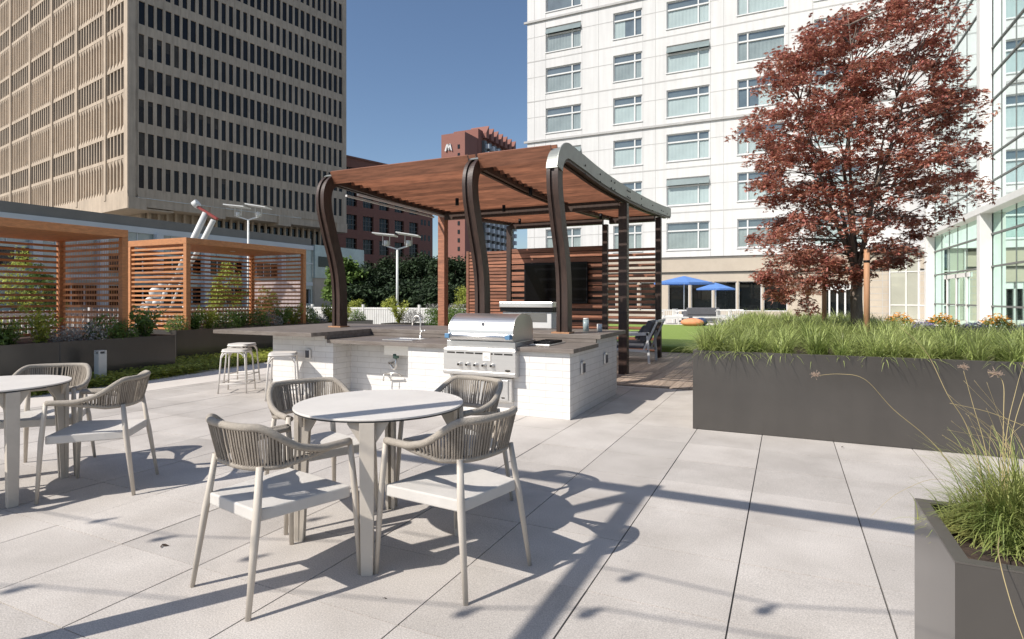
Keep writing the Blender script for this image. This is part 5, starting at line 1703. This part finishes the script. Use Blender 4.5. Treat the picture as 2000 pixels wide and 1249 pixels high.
# ------------------------------------------------------------ tall poles with reflector heads
def pole(px, d, ptop, label, mirrored=False):
    p = fwpt(px, d); z = EYE + (582 - ptop) * d / 1137
    t = thing("street_lamp", (p[0], p[1], 0), label, "street lamp", "white twin reflector street lamps")
    mb = MB(); mb.tube([(0, 0, 0), (0, 0, z - 0.55)], [0.05, 0.042], 10); mb.build("mast", M['offwhite'], t)
    rx = Vector(RT)
    mb = MB()
    for s in (-1, 1):
        mb.bar(Vector((0, 0, z - 0.55)), rx * s * 0.42 + Vector((0, 0, z - 0.42)), 0.06, 0.05)
    mb.build("arm", M['offwhite'], t)
    for s in (-1, 1):
        c = rx * s * 0.42
        mb = MB(); mb.tube([c + Vector((0, 0, z - 0.42)), c + Vector((0, 0, z - 0.22))], 0.09, 10); lamp = mb.build("lamp_head", M['offwhite'], t)
        mb = MB()
        for q in (-0.13, 0.13): mb.tube([c + rx * q + Vector((0, 0, z - 0.40)), c + rx * q + Vector((0, 0, z))], 0.015, 6)
        mb.build("bracket", M['offwhite'], lamp)
        mb = MB(); m_ = Matrix.Translation(c + rx * s * 0.02 + Vector((0, 0, z))) @ Matrix.Rotation(TH, 4, 'Z') @ Matrix.Rotation(R(6 if s < 0 else 9), 4, 'Y')
        mb.box(-0.44, 0.40, -0.35, 0.35, -0.02, 0.02, m_); mb.build("reflector", M['offwhite'], lamp)
    return t
pole(776, 22.0, 459, "slim white street lamp with twin reflectors in front of the brick mid-rise")
pole(485, 24.0, 404, "white street lamp with twin reflectors above the far cabana roof")

# ------------------------------------------------------------ tilted sculpture / telescope
ts = thing("tilted_sculpture", fwpt(350, 30), "tilted white tubular sculpture with red beam, seen through and above the far cabana", "sculpture")
O_ = Vector(fwpt(350, 30))
def Q(px, py, d=30): return Vector(fwpt(px, d, py)) - O_
mb = MB(); mb.tube([Q(345, 535), Q(372, 480), Q(402, 416)], [0.10, 0.16, 0.15], 12); mb.build("tube", M['white'], ts)
mb = MB(); mb.tube([Q(370, 520, 30.8), Q(392, 480, 30.8), Q(417, 430, 30.8)], [0.1, 0.14, 0.13], 12); mb.build("tube", M['white'], ts)
mb = MB(); mb.bar(Q(383, 402), Q(424, 428), 0.2, 0.12); mb.build("beam", M['redpaint'], ts)
mb = MB(); mb.tube([Q(379, 402), Q(387, 396)], 0.2, 12); mb.build("cap", M['offwhite'], ts)
mb = MB()
for (a, b, r) in ((318, 556, .2), (303, 572, .28), (292, 588, .2), (305, 592, .18), (280, 598, .16), (322, 574, .12), (286, 606, .2)): mb.sphere(Q(a, b, 29.5), r, 12)
mb.build("bulbous_base", M['white'], ts)
mb = MB(); mb.tube([Q(290, 640, 30.2), Q(330, 560, 30.2), Q(352, 525, 30.2)], [0.07, 0.07, 0.07], 8); mb.tube([Q(318, 640, 30.2), Q(362, 530, 30.2)], 0.06, 8); mb.build("support", M['offwhite'], ts)

# pale box wall beyond second cabana
pk = fwpt(490, 32); 
mb = MB(); mb.box(0, 2.7, 0, 0.5, 0, 2.15)
o = mb.build("low_wall", M['pink'], None, loc=(pk[0], pk[1], 0.1), rot=(0, 0, TH)); tag(o, "pale pink rendered wall block beyond the right end of the far cabana", "wall")

# ------------------------------------------------------------ background trees
def bigtree(px, d, ztop, w_, label, seed, m='leafdark', low=0.25, ls=0.26, nc=85, per=130):
    p = fwpt(px, d)
    prof = [(ztop * low, -w_ * 0.7, w_ * 0.7), (ztop * 0.5, -w_, w_), (ztop * 0.75, -w_ * 0.9, w_ * 0.85), (ztop * 0.92, -w_ * 0.55, w_ * 0.5), (ztop, -w_ * 0.15, w_ * 0.2)]
    return tree("background_tree", (p[0], p[1], 0), label, "tree", "dark trees beyond the fence", prof, ztop * 0.3, 0.02 * ztop, M[m], M['bark'], nc, per, ls, 1, seed, w_ * 0.33, 0.55, 0.9, RT, asp=0.7, nbranch=14)
bigtree(672, 48, 4.6, 1.5, "leafy tree right of the left rib with brighter foliage", 41, 'leafmid', ls=0.3)
bigtree(715, 50, 4.2, 2.6, "dark tree left of the slim street lamp", 42)
bigtree(780, 52, 4.9, 2.8, "dark tree directly behind the slim street lamp", 43)
bigtree(838, 50, 5.0, 2.4, "dark tree left of the front pergola post", 44)
bigtree(885, 46, 4.6, 2.2, "dark tree between the pergola post and the screen wall", 45)
bigtree(930, 48, 4.3, 2.2, "dark tree mostly hidden by the screen wall", 46)
bigtree(700, 40, 2.2, 1.4, "low dark tree just above the fence on the left", 47, ls=0.3)
bigtree(800, 40, 2.4, 1.9, "low dark tree just above the fence in the middle", 48, ls=0.3)
bigtree(860, 38, 2.3, 1.6, "low dark tree just above the fence near the post", 49, ls=0.3)
def ltree(px, d, ztop, w_, label, seed, z0=0.1, m='leaflime'):
    p = fwpt(px, d)
    return tree("young_tree", (p[0], p[1], 0), label, "tree", "young light green trees near the fence", [(ztop * z0, -w_ * .8, w_ * .8), (ztop * 0.5, -w_, w_), (ztop * .85, -w_ * .6, w_ * .6), (ztop, -w_ * 0.1, w_ * 0.1)], ztop * 0.3, 0.03, M[m], M['bark'], 50, 75, 0.10, 1, seed, w_ * 0.35, 0.6, 0.9, RT, asp=0.4, nbranch=14)
ltree(28, 15.5, 2.75, 0.72, "light green young tree seen through the slats at the left edge", 51)
ltree(75, 15.8, 2.3, 0.6, "light green young tree, second from the left behind the near cabana", 52, m='leafmid')
ltree(450, 17.0, 2.45, 0.55, "light green young tree behind the slats of the far cabana", 53)
ltree(515, 17.5, 1.7, 0.45, "small light green tree behind the right slats of the far cabana", 54)
ltree(905, 19.5, 1.75, 0.55, "yellow-green young tree at the left end of the screen wall", 55)
ltree(700, 20.5, 1.35, 0.4, "small bright sapling just above the fence by the left rib", 56)
ltree(765, 20.5, 1.35, 0.4, "small bright sapling just above the fence by the street lamp", 57)

# ------------------------------------------------------------ lounge chairs etc on deck and lawn
lc = thing("lounge_chair", (-2.85, 12.15, 0.01), "white framed lounge chair with dark cushions on the deck, seen from the side", "lounge chair")
mb = MB()
for y in (-0.36, 0.36):
    mb.bar((0.34, y, 0), (0.30, y, 0.62), 0.045, 0.03, up=(0, 1, 0)); mb.bar((-0.40, y, 0), (-0.40, y, 0.56), 0.045, 0.03, up=(0, 1, 0))
    mb.bar((-0.42, y, 0.56), (0.34, y, 0.60), 0.03, 0.06, up=(0, 0, 1)); mb.bar((-0.40, y, 0.27), (0.32, y, 0.25), 0.03, 0.05)
    mb.bar((0.22, y, 0.25), (0.50, y, 0.86), 0.035, 0.05, up=(0, 1, 0))
mb.bar((0.50, -0.38, 0.86), (0.50, 0.38, 0.86), 0.05, 0.04); mb.bar((-0.40, -0.36, 0.27), (-0.40, 0.36, 0.27), 0.03, 0.05)
mb.build("frame", M['offwhite'], lc)
mb = MB()
mb.box(-0.38, 0.24, -0.33, 0.33, 0.29, 0.42); mb.build("seat_cushion", M['cushion'], lc, bevel=0.03)
mb = MB(); m_ = Matrix.Translation((0.26, 0, 0.62)) @ Matrix.Rotation(R(24), 4, 'Y'); mb.box(-0.07, 0.06, -0.32, 0.32, -0.2, 0.25, m_); mb.build("back_cushion", M['cushion'], lc, bevel=0.03)
mb = MB(); m_ = Matrix.Translation((0.12, 0, 0.6)) @ Matrix.Rotation(R(35), 4, 'Y'); mb.box(-0.05, 0.05, -0.2, 0.2, -0.16, 0.18, m_); mb.build("pillow", M['cushion'], lc, bevel=0.03)

def umbrella(x, y, zt, r, label):
    t = thing("parasol", (x, y, 0.02), label, "parasol", "blue market parasols on the far terrace")
    mb = MB(); mb.cyl((0, 0, 0), 0.03, zt - 0.02, 10); mb.build("pole", M['offwhite'], t)
    mb = MB(); mb.cyl((0, 0, 0), 0.28, 0.07, 20); mb.build("base", M['annexgrey'], t)
    n = 8; vs = [(0, 0, zt)]; 
    for i in range(n): a = 2 * math.pi * i / n + 0.3; vs.append((r * math.cos(a), r * math.sin(a), zt - 0.38))
    for i in range(n): a = 2 * math.pi * i / n + 0.3; vs.append((r * 0.99 * math.cos(a), r * 0.99 * math.sin(a), zt - 0.47))
    mb = MB(); mb.add(vs, [(0, 1 + i, 1 + (i + 1) % n) for i in range(n)] + [(1 + i, 9 + i, 9 + (i + 1) % n, 1 + (i + 1) % n) for i in range(n)])
    cp = mb.build("canopy", M['blue'], t)
    mb = MB()
    for i in range(n): a = 2 * math.pi * i / n + 0.3; mb.tube([(0, 0, zt - 0.06), (r * .97 * math.cos(a), r * .97 * math.sin(a), zt - 0.42)], 0.012, 5)
    mb.build("spoke", M['offwhite'], cp)
u1 = fwpt(1336, 32); umbrella(u1[0], u1[1], 2.52, 1.62, "bright blue parasol standing before the dark terrace windows")
u1 = fwpt(1398, 37); umbrella(u1[0], u1[1], 2.28, 1.2, "smaller blue parasol standing in for the window reflection of the bright one")  # reflection in the terrace windows, modelled as an added second parasol
def armchair(x, y, rz, label, first=[None]):
    if first[0] is None:
        t = thing("armchair", (x, y, 0.02), label, "armchair", "white armchairs on the far terrace", rz)
        mb = MB()
        for sx in (-1, 1):
            mb.box(sx * 0.36 - 0.02, sx * 0.36 + 0.02, -0.34, -0.30, 0, 0.6); mb.box(sx * 0.36 - 0.02, sx * 0.36 + 0.02, 0.30, 0.34, 0, 0.72)
            mb.box(sx * 0.36 - 0.03, sx * 0.36 + 0.03, -0.36, 0.34, 0.6, 0.64)
        mb.box(-0.36, 0.36, -0.34, 0.34, 0.25, 0.30); mb.box(-0.36, 0.36, 0.31, 0.35, 0.66, 0.72)
        for i in range(7): mb.box(-0.3 + i * 0.1 - 0.012, -0.3 + i * 0.1 + 0.012, 0.32, 0.34, 0.3, 0.66)
        mb.build("frame", M['white'], t)
        mb = MB(); mb.box(-0.32, 0.32, -0.32, 0.28, 0.302, 0.42); mb.build("seat_cushion", M['offwhite'], t, bevel=0.03)
        first[0] = t; return t
    return dup(first[0], (x, y, 0.02), rz, label)
a_ = fwpt(1308, 29.5); armchair(a_[0], a_[1], 0.4, "white slatted armchair closest to the pergola on the far terrace")
a_ = fwpt(1330, 31.5); armchair(a_[0], a_[1], 1.4, "white slatted armchair under the blue parasol")
a_ = fwpt(1412, 30.5); armchair(a_[0], a_[1], 3.4, "white slatted armchair left of a pair beside the grey sofa")
a_ = fwpt(1440, 30.5); armchair(a_[0], a_[1], 3.0, "white slatted armchair right of a pair next to the sedge bed")
a_ = fwpt(1369, 31.0)
sf = thing("sofa", (a_[0], a_[1], 0.02), "dark grey outdoor sofa facing away on the far terrace", "sofa")
mb = MB(); mb.box(-0.85, 0.85, -0.4, 0.4, 0.1, 0.42); mb.build("seat", M['cushion'], sf, bevel=0.03)
mb = MB(); mb.box(-0.85, 0.85, -0.42, -0.24, 0.42, 0.80); mb.build("backrest", M['cushion'], sf, bevel=0.04)
for sx in (-1, 1):
    mb = MB(); mb.box(sx * 0.86 - 0.06, sx * 0.86 + 0.06, -0.4, 0.4, 0.1, 0.62); mb.build("armrest", M['cushion'], sf, bevel=0.03)
sf.rotation_euler[2] = TH
for i, (px, py_, d) in enumerate(((1318, 0, 27.6), (1380, 0, 27.6), (1425, 0, 27.8))):
    a_ = fwpt(px, d)
    b_ = thing("bench", (a_[0], a_[1], 0.02), ["low white bench at the far lawn edge left of the beanbag", "low white bench at the far lawn edge behind the beanbag", "low white bench at the far lawn edge beside the sedge bed"][i], "bench", "white benches along the far lawn edge", TH)
    mb = MB(); mb.box(-0.6, 0.6, -0.2, 0.2, 0.36, 0.42); mb.build("seat", M['white'], b_)
    for x in (-0.5, 0.5): mb = MB(); mb.box(x - 0.03, x + 0.03, -0.18, 0.18, 0, 0.36); mb.build("leg", M['white'], b_)
a_ = fwpt(1352, 24.5)
mb = MB(); mb.sphere((0, 0, 0.14), 0.42, 18, (1.15, 0.7, 0.42))
o = mb.build("beanbag", M['orange'], None, loc=(a_[0], a_[1], 0.16)); tag(o, "slumped orange beanbag lying on the lawn", "beanbag")
a_ = fwpt(1370, 24.7)
mb = MB(); mb.sphere((0, 0, 0.16), 0.26, 18, (1.0, 0.8, 0.7))
o = mb.build("beanbag", M['navy'], None, loc=(a_[0], a_[1], 0.16)); tag(o, "round navy beanbag beside the orange one on the lawn", "beanbag")
# grey-blue stone-like boxes seen through the pergola, right of the tap
a_ = fwpt(862, 16.5)
mb = MB(); mb.sphere((0, 0, 0.3), 0.34, 16, (1.3, 0.8, 0.75)); o = mb.build("covered_seat", M['offwhite'], None, loc=(a_[0], a_[1], 0.35)); tag(o, "rounded pale cushion seat behind the front pergola post", "seat")

# ------------------------------------------------------------ shade frame and festoon lights behind the viewer (seen by their shadows)
sf_ = thing("shade_frame", (-2.737, 1.05, 0), "slim steel shade frame beside the tables, post and beams throwing long shadows on the paving", "shade frame")
SO = Vector((-2.737, 1.05, 0))
k_ = 1 / math.tan(R(SUN_EL)); sdx, sdy = math.cos(R(SUN_AZ)) * k_, math.sin(R(SUN_AZ)) * k_
HB = 3.36
C0 = Vector((-0.935 - sdx * HB, 3.945 - sdy * HB, HB)) - SO
mb = MB(); mb.box(C0.x - 0.045, C0.x + 0.045, C0.y - 0.045, C0.y + 0.045, 0, HB); mb.build("post", M['offwhite'], sf_)
mb = MB(); mb.box(C0.x - 3.2, C0.x + 3.6, C0.y + 0.047, C0.y + 0.14, HB - 0.05, HB + 0.04); mb.build("beam", M['offwhite'], sf_)
mb = MB(); mb.box(C0.x - 0.045, C0.x + 0.045, C0.y - 3.4, C0.y + 0.046, HB + 0.001, HB + 0.06); mb.build("beam", M['offwhite'], sf_)
mb = MB(); mb.box(C0.x + 0.02, C0.x + 0.12, C0.y + 0.121, C0.y + 0.23, HB - 0.03, HB + 0.04); mb.build("bracket", M['offwhite'], sf_)
fs_ = thing("festoon_lights", (-2.0, -1.0, 3.0), "festoon light cable with small bulbs overhead, only their shadows falling on the paving", "string lights")
FO = Vector((-2.0, -1.0, 3.0))
gp_ = [[(-3.157, 1.502), (-3.106, 2.157), (-3.688, 2.167)], [(-2.539, 2.737), (-2.45, 2.2)], [(-1.194, 2.217), (-0.723, 2.435), (-0.644, 2.816), (-0.044, 2.787)]]
HF = 3.4
def up_(g_): return Vector((g_[0] - sdx * HF, g_[1] - sdy * HF, HF)) - FO
lines_ = [[(-4.6, 0.9), (-3.157, 1.502), (-2.3, 1.75)], [(-4.6, 2.0), (-3.106, 2.157), (-2.2, 2.5)], [(-2.3, 1.9), (-1.194, 2.217), (-0.723, 2.435), (0.6, 2.6)], [(-2.0, 2.75), (-0.644, 2.816), (-0.044, 2.787), (0.9, 3.1)]]
for ln in lines_:
    mb = MB(); mb.tube([up_(p) for p in ln], 0.006, 5); mb.build("cable", M['black'], fs_)
for grp in gp_:
    for p in grp:
        c = up_(p)
        mb = MB(); mb.sphere(c - Vector((0, 0, 0.08)), 0.032, 10, (1, 1, 1.2)); b_ = mb.build("bulb", M['bulb'], fs_)
        mb = MB(); mb.cyl(c - Vector((0, 0, 0.045)), 0.016, 0.045, 8); mb.build("socket", M['black'], b_)

# a few fallen leaves on the paving
rl = np.random.RandomState(77)
for k, (x, y, lab) in enumerate(((0.44, 5.95, "small curled brown leaf lying on the paving before the maple planter"), (-3.05, 2.03, "small dry leaf on the paving between the two tables"), (-1.62, 2.1, "small dry leaf lying in the shade under the centre table chairs"))):
    V, F = leaves(np.array([[0, 0, 0.004]]), 0.045, rl, 0.6, 3, 0.6, -0.25)
    o = npmesh("fallen_leaf", V, F, M['soil']); o.location = (x, y, 0.002)
    tag(o, lab, "leaf", "fallen leaves on the paving")
